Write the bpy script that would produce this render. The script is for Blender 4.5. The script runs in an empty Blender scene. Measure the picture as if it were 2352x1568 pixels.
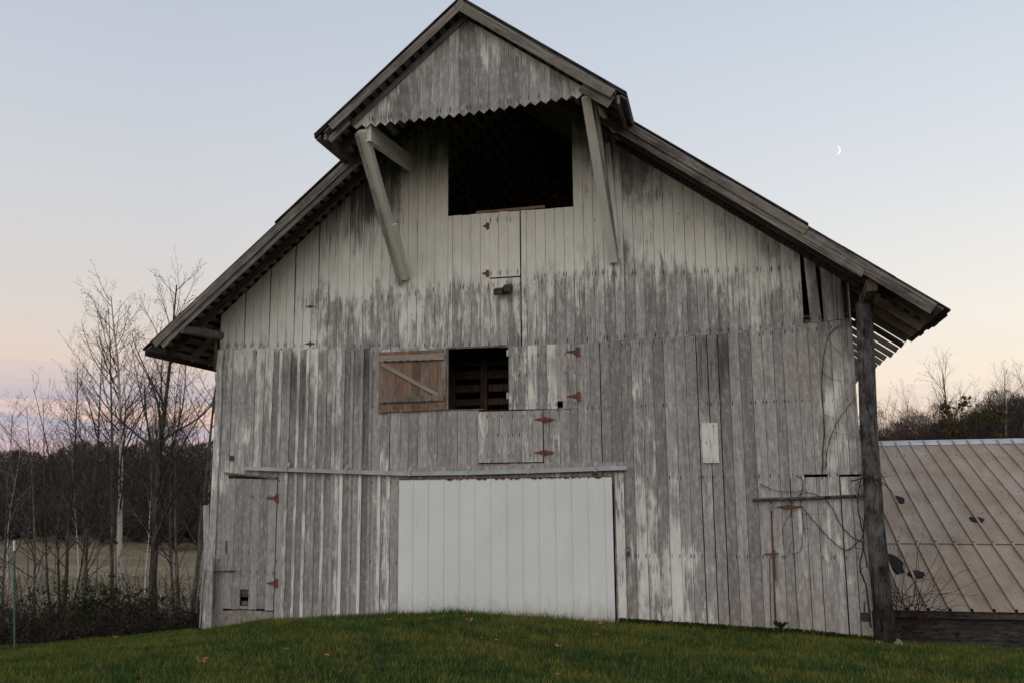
import bpy, math, random
import numpy as np
from mathutils import Vector, Matrix

# ------------------------------------------------------------------ camera geometry
F = 2095.0                                   # focal length in units of a 2352 px wide picture
_vy = np.array([1670-1176., -(1120-784.), -F]); _vx = -np.array([-8000-1176., -(1200-784.), -F])
_Y = _vy/np.linalg.norm(_vy); _X = _vx-_Y*(_vx@_Y); _X /= np.linalg.norm(_X); _Z = np.cross(_X, _Y)
R3 = np.array([_X, _Y, _Z])                  # camera -> world
CAM = -(R3@np.array([0, 0, -1.]))*17.3; CAM[2] = 2.45

def U(x, y, yp=0.0):
    """point of the plane y=yp that a spot of the survey picture stands for"""
    v = R3@np.array([x-1176., -(y-784.), -F]); t = (yp-CAM[1])/v[1]
    return CAM+v*t
def Pj(p):
    q = R3.T@(np.array(p, float)-CAM)
    return (1176+F*q[0]/-q[2], 784-F*q[1]/-q[2])

sc = bpy.context.scene
cam_d = bpy.data.cameras.new('camera'); cam = bpy.data.objects.new('camera', cam_d)
sc.collection.objects.link(cam); sc.camera = cam
m = Matrix([list(R3[0])+[CAM[0]], list(R3[1])+[CAM[1]], list(R3[2])+[CAM[2]], [0, 0, 0, 1]])
cam.matrix_world = m
cam_d.sensor_width = 36; cam_d.lens = 36*F/2352; cam_d.clip_end = 4000; cam_d.clip_start = .1

# ------------------------------------------------------------------ world (clear sky after sunset)
world = bpy.data.worlds.new('World'); sc.world = world; world.use_nodes = True
nt = world.node_tree; N = nt.nodes; L = nt.links; N.clear()
def node(t, **k):
    n = N.new(t)
    for a, b in k.items(): setattr(n, a, b)
    return n
def srgb(r, g, b):
    f = lambda c: (c/12.92 if c <= .04045 else ((c+.055)/1.055)**2.4)
    return (f(r/255), f(g/255), f(b/255), 1)
tc = node('ShaderNodeTexCoord'); sep = node('ShaderNodeSeparateXYZ'); L.new(tc.outputs['Generated'], sep.inputs[0])
def wramp(stops):
    r = node('ShaderNodeValToRGB'); e = r.color_ramp.elements
    e[0].position, e[0].color = stops[0][0], srgb(*stops[0][1]); e[1].position, e[1].color = stops[-1][0], srgb(*stops[-1][1])
    for p, c in stops[1:-1]: e.new(p).color = srgb(*c)
    return r
def mth(op, a, b=None, clamp=False):
    n = node('ShaderNodeMath', operation=op); n.use_clamp = clamp
    for i, v in enumerate((a, b)):
        if v is None: continue
        if isinstance(v, (int, float)): n.inputs[i].default_value = v
        else: L.new(v, n.inputs[i])
    return n.outputs[0]
def wmix(f, a, b, t='MIX'):
    n = node('ShaderNodeMixRGB', blend_type=t)
    for i, v in zip((0, 1, 2), (f, a, b)):
        if isinstance(v, (int, float)): n.inputs[i].default_value = v
        elif isinstance(v, tuple): n.inputs[i].default_value = v
        else: L.new(v, n.inputs[i])
    return n.outputs[0]
z = sep.outputs[2]
rl = wramp([(0, (200, 176, 186)), (.03, (214, 184, 190)), (.07, (240, 205, 192)), (.12, (232, 209, 196)), (.17, (222, 212, 204)), (.27, (212, 212, 214)), (.40, (198, 205, 216)), (.52, (188, 195, 210)), (.8, (170, 184, 212)), (1, (165, 180, 210))])
rr = wramp([(0, (252, 214, 180)), (.04, (254, 226, 196)), (.10, (254, 240, 218)), (.17, (248, 243, 232)), (.30, (226, 230, 234)), (.42, (210, 218, 228)), (.52, (196, 206, 222)), (.8, (174, 188, 214)), (1, (165, 180, 210))])
for r in (rl, rr): L.new(z, r.inputs[0])
# glow towards where the sun went down: azimuth (0.80, 0.60)
dot = mth('ADD', mth('MULTIPLY', sep.outputs[0], .80), mth('MULTIPLY', sep.outputs[1], .60))
hlen = mth('SQRT', mth('ADD', mth('MULTIPLY', sep.outputs[0], sep.outputs[0]), mth('MULTIPLY', sep.outputs[1], sep.outputs[1])))
az = mth('DIVIDE', dot, mth('MAXIMUM', hlen, .001))
azr = node('ShaderNodeMapRange'); azr.inputs[1].default_value = 0.05; azr.inputs[2].default_value = .95; L.new(az, azr.inputs[0])
skyc = wmix(azr.outputs[0], rl.outputs[0], rr.outputs[0])
# low bands of thin cloud
mp = node('ShaderNodeMapping'); mp.inputs['Scale'].default_value = (1.6, 1.6, 34); L.new(tc.outputs['Generated'], mp.inputs[0])
nz = node('ShaderNodeTexNoise'); nz.inputs['Scale'].default_value = 1.3; nz.inputs['Detail'].default_value = 5; L.new(mp.outputs[0], nz.inputs[0])
cr = node('ShaderNodeMapRange'); cr.inputs[1].default_value = .43; cr.inputs[2].default_value = .54; L.new(nz.outputs[0], cr.inputs[0])
band = mth('MULTIPLY', mth('SUBTRACT', 1.0, mth('MULTIPLY', mth('ABSOLUTE', mth('SUBTRACT', z, .075)), 15), True), cr.outputs[0], True)
band = mth('MULTIPLY', band, mth('SUBTRACT', 1.0, azr.outputs[0], True))
skyc = wmix(mth('MULTIPLY', band, .9, True), skyc, srgb(176, 178, 198))
sky = node('ShaderNodeTexSky', sky_type='NISHITA'); sky.sun_disc = False
sky.sun_elevation = math.radians(1.0); sky.sun_rotation = math.radians(53)
bg1 = node('ShaderNodeBackground'); bg1.inputs[1].default_value = 1.0; L.new(skyc, bg1.inputs[0])
bg2 = node('ShaderNodeBackground'); bg2.inputs[1].default_value = .05; L.new(sky.outputs[0], bg2.inputs[0])
mx = node('ShaderNodeMixShader'); mx.inputs[0].default_value = .03; L.new(bg1.outputs[0], mx.inputs[1]); L.new(bg2.outputs[0], mx.inputs[2])
out = node('ShaderNodeOutputWorld'); L.new(mx.outputs[0], out.inputs[0])

# added fill lamp: lifts the front like eastern sky glow (very wide, no hard shadows)
sd = bpy.data.lights.new('front_fill', 'SUN'); sd.energy = 1.0; sd.angle = math.radians(75); sd.color = (1.0, .955, .88)
front_fill = bpy.data.objects.new('front_fill', sd); sc.collection.objects.link(front_fill)
front_fill.rotation_euler = Vector((.22, 1.0, -.55)).to_track_quat('-Z', 'Y').to_euler()
vs = sc.view_settings; vs.view_transform = 'Standard'; vs.look = 'None'; vs.exposure = .06; vs.gamma = 1; vs.use_curve_mapping = False

# ------------------------------------------------------------------ helpers
RN = random.Random(7)
def obeam(name, p0, p1, w, h, mat, parent=None, up=(0, 0, 1), att=None, taper=1.0):
    """bar from p0 to p1 as an object whose own z runs along it, so that the grain follows it"""
    p0 = Vector(p0); p1 = Vector(p1); d = p1-p0; Ln = d.length; d.normalize(); up = Vector(up)
    sx = d.cross(up).normalized(); sz = sx.cross(d).normalized(); vs = []
    n = max(2, int(Ln/.8)+1)
    for i in range(n):
        k = 1+(taper-1)*i/(n-1); jx = RN.uniform(-.004, .004); jy = RN.uniform(-.004, .004)
        for a, b in ((-1,-1),(1,-1),(1,1),(-1,1)): vs.append((a*w/2*k+jx, b*h/2*k+jy, Ln*i/(n-1)))
    fs = [(3,2,1,0), tuple(range(4*n-4, 4*n))]
    for i in range(n-1):
        a = 4*i; fs += [(a+q, a+(q+1) % 4, a+4+(q+1) % 4, a+4+q) for q in range(4)]
    m = MB(); m.v = vs; m.f = fs; m.a = [att or (0, 0, 0, 0)]*len(vs); o = m.build(name, mat, parent)
    M4 = Matrix(((sx.x, sz.x, d.x, p0.x), (sx.y, sz.y, d.y, p0.y), (sx.z, sz.z, d.z, p0.z), (0, 0, 0, 1)))
    if (sx.cross(sz)).dot(d) < 0: M4 = Matrix(((-sx.x, sz.x, d.x, p0.x), (-sx.y, sz.y, d.y, p0.y), (-sx.z, sz.z, d.z, p0.z), (0, 0, 0, 1)))
    if parent: M4.translation = M4.translation-parent_off(parent)
    o.matrix_basis = M4
    return o
def props(o, label=None, cat=None, group=None, kind=None):
    for k, v in (('label', label), ('category', cat), ('group', group), ('kind', kind)):
        if v: o[k] = v
    return o
def empty(name, loc=(0, 0, 0), **k):
    o = bpy.data.objects.new(name, None); sc.collection.objects.link(o); o.location = loc
    o.empty_display_size = .2
    return props(o, **k)
class MB:
    def __init__(s): s.v = []; s.f = []; s.a = []; s.uv = []
    def add(s, vs, fs, att=None):
        b = len(s.v); s.v += [tuple(map(float, p)) for p in vs]; s.f += [tuple(i+b for i in f) for f in fs]
        s.a += att if att else [(0, 0, 0, 0)]*len(vs)
    def box(s, a, b):
        (x0, y0, z0), (x1, y1, z1) = a, b
        s.add([(x0,y0,z0),(x1,y0,z0),(x1,y1,z0),(x0,y1,z0),(x0,y0,z1),(x1,y0,z1),(x1,y1,z1),(x0,y1,z1)],
              [(0,3,2,1),(4,5,6,7),(0,1,5,4),(1,2,6,5),(2,3,7,6),(3,0,4,7)])
    def prism(s, pts, y0, y1):
        """outline in x,z (counter-clockwise seen from the front) pushed from y0 (front) to y1"""
        n = len(pts)
        s.add([(x, y0, z) for x, z in pts]+[(x, y1, z) for x, z in pts],
              [tuple(range(n)), tuple(range(2*n-1, n-1, -1))]+[(i, i+n, (i+1) % n+n, (i+1) % n) for i in range(n)])
    def slabz(s, pts3, dz):
        n = len(pts3); d = np.array(dz, float)
        p = [np.array(q, float) for q in pts3]
        s.add([tuple(q) for q in p]+[tuple(q+d) for q in p],
              [tuple(range(n)), tuple(range(2*n-1, n-1, -1))]+[(i, i+n, (i+1) % n+n, (i+1) % n) for i in range(n)])
    def beam(s, p0, p1, w, h, up=(0, 0, 1), taper=1.0):
        p0 = Vector(p0); p1 = Vector(p1); d = (p1-p0).normalized(); up = Vector(up)
        sx = d.cross(up).normalized(); sz = sx.cross(d).normalized(); vs = []
        for p, k in ((p0, 1), (p1, taper)):
            for a, b in ((-1,-1),(1,-1),(1,1),(-1,1)): vs.append(p+sx*w/2*a*k+sz*h/2*b*k)
        s.add(vs, [(0,1,2,3),(7,6,5,4),(0,4,5,1),(1,5,6,2),(2,6,7,3),(3,7,4,0)])
    def tube(s, pts, rad, n=6, cap=True):
        pts = [Vector(p) for p in pts]; r = rad if hasattr(rad, '__len__') else [rad]*len(pts)
        vs = []
        for i, p in enumerate(pts):
            d = (pts[min(i+1, len(pts)-1)]-pts[max(i-1, 0)]).normalized()
            a = d.cross(Vector((0, 0, 1)) if abs(d.z) < .95 else Vector((1, 0, 0))).normalized(); b = d.cross(a)
            for k in range(n):
                t = 2*math.pi*k/n; vs.append(p+(a*math.cos(t)+b*math.sin(t))*r[i])
        fs = [(i*n+k, i*n+(k+1) % n, (i+1)*n+(k+1) % n, (i+1)*n+k) for i in range(len(pts)-1) for k in range(n)]
        if cap: fs += [tuple(range(n-1, -1, -1)), tuple(range((len(pts)-1)*n, len(pts)*n))]
        s.add(vs, fs)
    def build(s, name, mat, parent=None, smooth=False, **k):
        me = bpy.data.meshes.new(name); me.from_pydata(s.v, [], s.f)
        if any(a != (0, 0, 0, 0) for a in s.a):
            ca = me.color_attributes.new('w', 'FLOAT_COLOR', 'POINT'); ca.data.foreach_set('color', np.array(s.a, 'f').ravel())
        if s.uv:
            u = me.uv_layers.new(name='nail'); u.data.foreach_set('uv', np.array(s.uv, 'f').ravel())
        me.materials.append(mat)
        if smooth: me.polygons.foreach_set('use_smooth', [True]*len(me.polygons))
        me.update()
        o = bpy.data.objects.new(name, me); sc.collection.objects.link(o)
        if parent: 
            o.parent = parent; o.location = -Vector(parent_off(parent))
        return props(o, **k)
def parent_off(p):
    v = Vector(p.location)
    while p.parent: p = p.parent; v = v+Vector(p.location)
    return v
def npmesh(name, V, Fc, mat, att=None, parent=None, **k):
    """big mesh from arrays; Fc (n,3) or (n,4)"""
    V = np.asarray(V, 'f'); Fc = np.asarray(Fc, 'i'); me = bpy.data.meshes.new(name)
    me.vertices.add(len(V)); me.vertices.foreach_set('co', V.ravel()); c = Fc.shape[1]
    me.loops.add(Fc.size); me.loops.foreach_set('vertex_index', Fc.ravel())
    me.polygons.add(len(Fc)); me.polygons.foreach_set('loop_start', np.arange(0, Fc.size, c, dtype='i'))
    me.polygons.foreach_set('loop_total', np.full(len(Fc), c, 'i'))
    if att is not None:
        ca = me.color_attributes.new('w', 'FLOAT_COLOR', 'POINT'); ca.data.foreach_set('color', np.asarray(att, 'f').ravel())
    me.materials.append(mat); me.update(calc_edges=True)
    o = bpy.data.objects.new(name, me); sc.collection.objects.link(o)
    if parent: o.parent = parent; o.location = -parent_off(parent)
    return props(o, **k)

# ------------------------------------------------------------------ materials
class Mat:
    def __init__(s, name, rough=.85, metal=0.0, spec=.3):
        s.m = bpy.data.materials.new(name); s.m.use_nodes = True; s.t = s.m.node_tree; s.t.nodes.clear()
        s.b = s.n('ShaderNodeBsdfPrincipled'); s.b.inputs['Roughness'].default_value = rough
        s.b.inputs['Metallic'].default_value = metal; s.b.inputs['Specular IOR Level'].default_value = spec
        o = s.n('ShaderNodeOutputMaterial'); s.l(s.b.outputs[0], o.inputs[0]); s.out = o
        s.tc = s.n('ShaderNodeTexCoord'); s.pos = s.tc.outputs['Object']; s.wpos = s.n('ShaderNodeNewGeometry').outputs['Position']
    def n(s, t, **k):
        n = s.t.nodes.new(t)
        for a, b in k.items(): setattr(n, a, b)
        return n
    def l(s, a, b): s.t.links.new(a, b)
    def set(s, inp, v):
        if isinstance(v, (int, float)): inp.default_value = v
        elif isinstance(v, tuple): inp.default_value = v
        else: s.l(v, inp)
    def math(s, op, a, b=0.0, clamp=False):
        n = s.n('ShaderNodeMath', operation=op); n.use_clamp = clamp; s.set(n.inputs[0], a); s.set(n.inputs[1], b); return n.outputs[0]
    def mix(s, f, a, b, t='MIX'):
        n = s.n('ShaderNodeMixRGB', blend_type=t); s.set(n.inputs[0], f); s.set(n.inputs[1], a); s.set(n.inputs[2], b); return n.outputs[0]
    def rng(s, v, a, b, c=0.0, d=1.0):
        n = s.n('ShaderNodeMapRange'); s.set(n.inputs[0], v)
        for i, q in zip((1, 2, 3, 4), (a, b, c, d)): s.set(n.inputs[i], q)
        return n.outputs[0]
    def vec(s, scale, offs=None, src=None):
        n = s.n('ShaderNodeVectorMath', operation='MULTIPLY'); s.l(src or s.pos, n.inputs[0]); n.inputs[1].default_value = scale
        if offs is None: return n.outputs[0]
        a = s.n('ShaderNodeVectorMath', operation='ADD'); s.l(n.outputs[0], a.inputs[0])
        c = s.n('ShaderNodeCombineXYZ'); s.l(offs, c.inputs[0]); s.l(offs, c.inputs[2]); s.l(c.outputs[0], a.inputs[1]); return a.outputs[0]
    def noise(s, vec, scale=1.0, detail=4, rough=.55, dist=0.0):
        n = s.n('ShaderNodeTexNoise'); s.l(vec, n.inputs['Vector']); n.inputs['Scale'].default_value = scale
        n.inputs['Detail'].default_value = detail; n.inputs['Roughness'].default_value = rough; n.inputs['Distortion'].default_value = dist
        return n.outputs[0]
    def bump(s, h, strength=.5, dist=.01):
        n = s.n('ShaderNodeBump'); n.inputs['Strength'].default_value = strength; n.inputs['Distance'].default_value = dist
        s.l(h, n.inputs['Height']); s.l(n.outputs[0], s.b.inputs['Normal'])
    def col(s, c): s.set(s.b.inputs['Base Color'], c); return s

def siding_mat(name, barec=(.322, .300, .284), paintc=(.77, .755, .67), warmc=(.36, .27, .20), nails=True, axis='z'):
    M = Mat(name, rough=.9, spec=.15)
    at = M.n('ShaderNodeAttribute'); at.attribute_name = 'w'; sp = M.n('ShaderNodeSeparateColor'); M.l(at.outputs['Color'], sp.inputs[0])
    paint, dark, tone, warm = sp.outputs[0], sp.outputs[1], sp.outputs[2], at.outputs['Alpha']
    off = M.math('MULTIPLY', tone, 41.7)
    lo = 1.0
    g1 = M.noise(M.vec((95, 60, 2.2), off), 1, 6, .7)                 # fine fibre
    g2 = M.noise(M.vec((24, 20, 1.5), off), 1, 6, .66)                # streaks
    g3 = M.noise(M.vec((6, 6, 2.0), off), 1, 6, .68)                  # patches along one board
    g4 = M.noise(M.vec((1.1, 1.1, .8)), 1, 4, .6)                    # big zones
    # cathedral grain
    wv = M.n('ShaderNodeTexWave', wave_type='BANDS', bands_direction='X'); M.l(M.vec((1, 1, .10), off), wv.inputs[0])
    wv.inputs['Scale'].default_value = 17; wv.inputs['Distortion'].default_value = 14; wv.inputs['Detail'].default_value = 3; wv.inputs['Detail Scale'].default_value = 1.6
    b1 = tuple(c*.50 for c in barec)+(1,); b2 = tuple(c*1.25 for c in barec)+(1,)
    k = M.math('ADD', M.math('MULTIPLY', g1, .55), M.math('MULTIPLY', g2, .45))
    bare = M.mix(M.rng(k, .34, .62), b1, b2)
    bare = M.mix(M.math('MULTIPLY', M.rng(wv.outputs[0], .55, .95), .22), bare, b1)
    wc = tuple(warmc)+(1,)
    bare = M.mix(M.math('MULTIPLY', warm, M.rng(g3, .3, .75), True), bare, wc)
    tn = M.rng(tone, 0, 1, .72, 1.20)
    vm = M.n('ShaderNodeVectorMath', operation='SCALE'); M.l(bare, vm.inputs[0]); M.l(tn, vm.inputs['Scale']); bare = vm.outputs[0]
    # paint that is left
    pv = M.math('ADD', M.math('ADD', paint, M.math('MULTIPLY', M.math('SUBTRACT', g2, .5), 1.0)), M.math('ADD', M.math('MULTIPLY', M.math('SUBTRACT', g3, .5), 1.3), M.math('MULTIPLY', M.math('SUBTRACT', g1, .5), 1.0)))
    pmask = M.math('ADD', M.math('MULTIPLY', M.rng(pv, .40, .58), .72), M.math('MULTIPLY', M.rng(pv, .15, .8), .28))
    p1 = tuple(c*.80 for c in paintc)+(1,); p2 = tuple(c*1.03 for c in paintc)+(1,)
    pc = M.mix(M.rng(M.math('ADD', M.math('MULTIPLY', g4, .5), M.math('MULTIPLY', g3, .5)), .35, .65), p1, p2)
    c = M.mix(M.math('MULTIPLY', pmask, .93), bare, pc)
    mo = M.noise(M.vec((15, 12, 7), off), 1, 6, .75); c = M.mix(M.math('MULTIPLY', M.rng(mo, .50, .66), .30), c, tuple(q*.92 for q in paintc)+(1,)); c = M.mix(M.math('MULTIPLY', M.rng(mo, .48, .34), M.rng(pmask, 0, 1, .35, .04)), c, tuple(q*.42 for q in barec)+(1,))
    # greenish black mould below the roof and along weathered runs
    dv = M.math('ADD', dark, M.math('ADD', M.math('MULTIPLY', M.math('SUBTRACT', g2, .5), 1.7), M.math('MULTIPLY', M.math('SUBTRACT', g1, .5), 1.1)))
    dm = M.math('MULTIPLY', M.rng(dv, .30, .85), .9)
    c = M.mix(dm, c, (.050, .050, .045, 1))
    c = M.mix(M.math('MULTIPLY', M.rng(M.noise(M.vec((34, 30, 14), off), 1, 3, .6), .66, .78), M.rng(dark, .05, .4)), c, (.03, .03, .028, 1))
    # knots
    vo = M.n('ShaderNodeTexVoronoi'); M.l(M.vec((3.4, 0.01, 1.15), off), vo.inputs['Vector']); vo.inputs['Scale'].default_value = 1
    c = M.mix(M.math('MULTIPLY', M.rng(vo.outputs['Distance'], .045, .02), .75), c, (.06, .052, .05, 1))
    # drying cracks
    crk = M.noise(M.vec((130, 60, .8), off), 1, 2, .5)
    c = M.mix(M.math('MULTIPLY', M.rng(crk, .68, .74), .6), c, (.05, .045, .045, 1))
    if nails:
        uvn = M.n('ShaderNodeUVMap'); uvn.uv_map = 'nail'; us = M.n('ShaderNodeSeparateXYZ'); M.l(uvn.outputs[0], us.inputs[0])
        du = M.math('DIVIDE', M.math('ABSOLUTE', M.math('SUBTRACT', M.math('ABSOLUTE', us.outputs[0]), .066)), .012)
        dvv = M.math('DIVIDE', M.math('ABSOLUTE', us.outputs[1]), .085)
        ms = M.math('SUBTRACT', M.math('SUBTRACT', 1.15, du), dvv, True)
        ms = M.math('MULTIPLY', ms, M.rng(g3, .2, .5, .5, 1.5), True)
        ms = M.math('MULTIPLY', M.rng(ms, .05, .5), M.rng(M.noise(M.vec((9, 9, 2), off), 1, 2), .42, .56, .05, 1.0), True)
        c = M.mix(ms, c, (.045, .035, .030, 1))
    M.col(c)
    M.bump(M.math('ADD', M.math('MULTIPLY', k, .7), M.math('MULTIPLY', pmask, .25)), .55, .006)
    return M.m
M_SIDE = siding_mat('weathered_siding')
M_DOORW = siding_mat('brown_door_wood', barec=(.20, .135, .095), paintc=(.34, .29, .24), warmc=(.30, .13, .06))
M_WHITEW = siding_mat('whitewashed_beam', barec=(.36, .33, .30), paintc=(.76, .74, .66), nails=False)

def wood(name, c1, c2, scale=(8, 8, 8), green=0.0):
    M = Mat(name, .9, spec=.12); g = M.noise(M.vec(scale), 1, 7, .72); g2 = M.noise(M.vec((2.3, 2.3, 2.3), src=M.wpos), 1, 5, .65)
    g3 = M.noise(M.vec(tuple(q*2.6 for q in scale[:2])+(scale[2]*.7,)), 1, 3, .6)
    k = M.math('ADD', M.math('MULTIPLY', g, .65), M.math('MULTIPLY', g2, .35))
    c = M.mix(M.rng(k, .40, .60), c1+(1,), c2+(1,)); dk = tuple(q*.35 for q in c1)+(1,)
    c = M.mix(M.math('MULTIPLY', M.rng(g3, .56, .66), .85), c, dk)
    if green: c = M.mix(M.math('MULTIPLY', M.rng(g2, .55, .68), green), c, (.10, .105, .05, 1))
    M.col(c); M.bump(M.math('ADD', g, g3), .7, .012); return M.m
M_RAKE = wood('rake_board_wood', (.062, .053, .046), (.285, .25, .22), (24, 24, 1.1), .5)
M_RAFT = wood('rafter_wood', (.05, .038, .03), (.17, .135, .11), (26, 26, 1.5), .2)
M_LATH = wood('lath_wood', (.13, .12, .115), (.34, .315, .30), (26, 26, 1.5))
M_LATHI = wood('inside_lath_wood', (.36, .30, .24), (.58, .50, .41), (26, 26, 1.5))  # unweathered tan laths, colour raised to brighten the dark loft
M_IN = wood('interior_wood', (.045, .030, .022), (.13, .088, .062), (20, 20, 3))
M_INR = wood('inside_rafter_wood', (.30, .22, .165), (.48, .37, .29), (26, 26, 1.5))  # much lighter than the outer rafters: brightness for the dim roof inside put into colour
M_DARKB = wood('dark_board', (.03, .026, .024), (.09, .08, .072), (3, 8, 30))
M_STONE = wood('concrete', (.20, .17, .14), (.34, .30, .26), (9, 9, 9), .2)
M_POLE = wood('blackened_pole', (.022, .020, .019), (.14, .132, .125), (7, 7, 3.2), .1)
M_ROOF = wood('old_roofing', (.022, .022, .022), (.075, .07, .068), (4, 20, 4), .1)

def metal(name, c1, c2, rough=.5, met=0.0, rust=.0, sc=(3, 3, 3)):
    M = Mat(name, rough, met, .4); a = M.noise(M.vec(sc), 1, 5, .6); c = M.mix(M.rng(a, .35, .7), c1+(1,), c2+(1,))
    if rust:
        r = M.noise(M.vec((22, 22, 9)), 1, 5, .65); c = M.mix(M.rng(r, .62-rust, .74-rust), c, (.13, .045, .02, 1))
    M.col(c); M.bump(a, .12, .01); return M.m
# white door sheet: flaking dirt and rust flecks
M = Mat('white_door_sheet', .55, 0, .35)
a = M.noise(M.vec((1.2, 1.2, .7)), 1, 5); fl = M.noise(M.vec((26, 26, 9)), 1, 4, .7); st = M.noise(M.vec((30, 20, .8)), 1, 4, .6)
c = M.mix(M.rng(a, .3, .7), (.62, .635, .60, 1), (.71, .72, .68, 1)); c = M.mix(M.math('MULTIPLY', M.rng(st, .55, .8), .22), c, (.36, .34, .30, 1))
sz_ = M.n('ShaderNodeSeparateXYZ'); M.l(M.wpos, sz_.inputs[0]); spl = M.math('MULTIPLY', M.rng(M.math('ADD', sz_.outputs[2], M.math('MULTIPLY', M.noise(M.vec((7, 7, 3)), 1, 5, .7), -.9)), .12, -.35), .45, True); c = M.mix(spl, c, (.24, .19, .13, 1)); c = M.mix(M.math('MULTIPLY', M.rng(fl, .715, .75), .85), c, (.10, .085, .075, 1)); M.col(c); M.bump(a, .1, .02); M_DOOR = M.m
M_GALV = metal('galvanised_steel', (.26, .28, .29), (.40, .42, .43), .45, .35)
M_RUST = metal('rusted_iron', (.075, .032, .020), (.16, .065, .036), .85)
M_RUSTP = metal('rust_with_flaking_paint', (.075, .026, .016), (.23, .085, .05), .85, sc=(30, 30, 30))
M_BLACK = metal('black_metal', (.02, .018, .017), (.06, .05, .045), .6)
M_GLASS = metal('floodlight_glass', (.06, .08, .06), (.10, .12, .09), .15)
M_PALE = metal('pale_ridge_metal', (.40, .43, .45), (.56, .58, .60), .4, .2)
M_GREENP = metal('green_post_paint', (.05, .085, .07), (.10, .15, .13), .6)
M_WHITEP = metal('white_post_tip', (.62, .62, .6), (.74, .74, .72), .6)
M_HOLE_RAG = metal('hole_rag_black', (.006, .006, .006), (.020, .020, .021), 1.0, sc=(9, 9, 9))  # near black for the dark inside roof holes, and for rags
# shed roof
M = Mat('shed_roof_sheet', .75, .0, .2)
a = M.noise(M.vec((.9, .5, .5)), 1, 6, .7); b = M.noise(M.vec((3, 1.1, 1.1)), 1, 6, .7); fl = M.noise(M.vec((11, 7, 7)), 1, 4, .7)
c = M.mix(M.rng(a, .38, .66), (.315, .24, .17, 1), (.43, .35, .27, 1)); c = M.mix(M.math('MULTIPLY', M.rng(b, .48, .68), .5), c, (.19, .14, .10, 1))
c = M.mix(M.math('MULTIPLY', M.rng(fl, .66, .74), .6), c, (.10, .06, .045, 1)); M.col(c); M.bump(b, .25, .02); M_SHED = M.m
# ground
def blend_green(M):
    a = M.noise(M.vec((.55, .8, .5)), 1, 5, .6); b = M.noise(M.vec((3.2, 4.2, 3)), 1, 5, .6)
    return M.rng(M.math('ADD', M.math('MULTIPLY', a, .5), M.math('MULTIPLY', b, .5)), .43, .58)
M = Mat('lawn_soil', .95, 0, .1); M.col(M.mix(blend_green(M), (.016, .028, .007, 1), (.050, .050, .012, 1))); M.bump(M.noise(M.vec((14, 14, 14)), 1, 5), .8, .05); M_LAWN = M.m
M = Mat('grass_blade', .75, 0, .12); at = M.n('ShaderNodeAttribute'); at.attribute_name = 'w'; sp = M.n('ShaderNodeSeparateColor'); M.l(at.outputs['Color'], sp.inputs[0])
c = M.mix(blend_green(M), (.026, .068, .013, 1), (.145, .150, .026, 1)); c = M.mix(M.math('MULTIPLY', sp.outputs[0], .8), c, (.22, .18, .06, 1))
v = M.n('ShaderNodeVectorMath', operation='SCALE'); M.l(c, v.inputs[0]); M.l(M.rng(sp.outputs[1], 0, 1, .55, 1.35), v.inputs['Scale']); M.col(v.outputs[0]); M_GRASS = M.m
M = Mat('meadow', .95, 0, .1)
a = M.noise(M.vec((.012, .06, .05)), 1, 6, .6); b = M.noise(M.vec((.5, 1.2, .5)), 1, 5, .7)
c = M.mix(M.rng(a, .38, .62), (.13, .108, .060, 1), (.27, .205, .125, 1)); c = M.mix(M.math('MULTIPLY', M.rng(b, .45, .7), .45), c, (.055, .05, .03, 1)); M.col(c); M.bump(b, .5, .1); M_FIELD = M.m
def bark(name, c1, c2, c3=None, sc=(9, 9, 2.5), hi=(.5, .6)):
    M = Mat(name, .9, 0, .1); a = M.noise(M.vec(sc), 1, 5, .65); c = M.mix(M.rng(a, *hi), c1+(1,), c2+(1,))
    M.col(c); M.bump(a, .4, .01); return M.m
M_SYC = bark('sycamore_bark', (.50, .46, .40), (.17, .14, .12), hi=(.55, .62))
M_BRN = bark('brown_bark', (.042, .034, .028), (.13, .115, .095), hi=(.45, .68))
M_GRYB = bark('grey_bark', (.075, .066, .056), (.17, .155, .13), hi=(.4, .65))
M_WOODS = bark('far_twigs', (.030, .024, .022), (.060, .048, .043), sc=(.6, .6, .6), hi=(.35, .65))
M_WOODR = bark('near_woods_twigs', (.055, .034, .026), (.11, .07, .052), sc=(.8, .8, .8), hi=(.35, .65))
M_BRUSH = bark('brush_stems', (.024, .018, .015), (.060, .048, .036), sc=(3, 3, 3), hi=(.35, .65))
M_LEAFB = bark('brown_leaf', (.24, .10, .05), (.40, .19, .10), sc=(9, 9, 9), hi=(.4, .6))
M_LEAFO = bark('orange_leaf', (.30, .13, .03), (.42, .22, .05), sc=(9, 9, 9), hi=(.4, .6))
M_SHRUB = bark('shrub_leaf', (.022, .034, .008), (.085, .095, .015), sc=(2.2, 2.2, 2.2), hi=(.45, .72))
M_CLUMP = bark('leaf_clump', (.040, .036, .012), (.10, .075, .02), sc=(2.2, 2.2, 2.2), hi=(.4, .7))
M_SEED = bark('seed_ball', (.05, .035, .03), (.08, .06, .05))
M_EVER = bark('dark_thicket_leaf', (.020, .015, .012), (.050, .036, .030), sc=(1.5, 1.5, 1.5), hi=(.4, .7))
M_VINE = bark('vine_stem', (.032, .018, .014), (.08, .045, .035), sc=(20, 20, 20))
def flat(name, c, rough=.8): M = Mat(name, rough); M.col(c+(1,)); return M.m
M_BLUE = flat('faded_blue_paint', (.13, .16, .17)); 
M = Mat('moonlight', 1); M.col((.8, .8, .8, 1)); M.b.inputs['Emission Color'].default_value = (1, .98, .93, 1); M.b.inputs['Emission Strength'].default_value = 1.15; M_MOON = M.m
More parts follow.
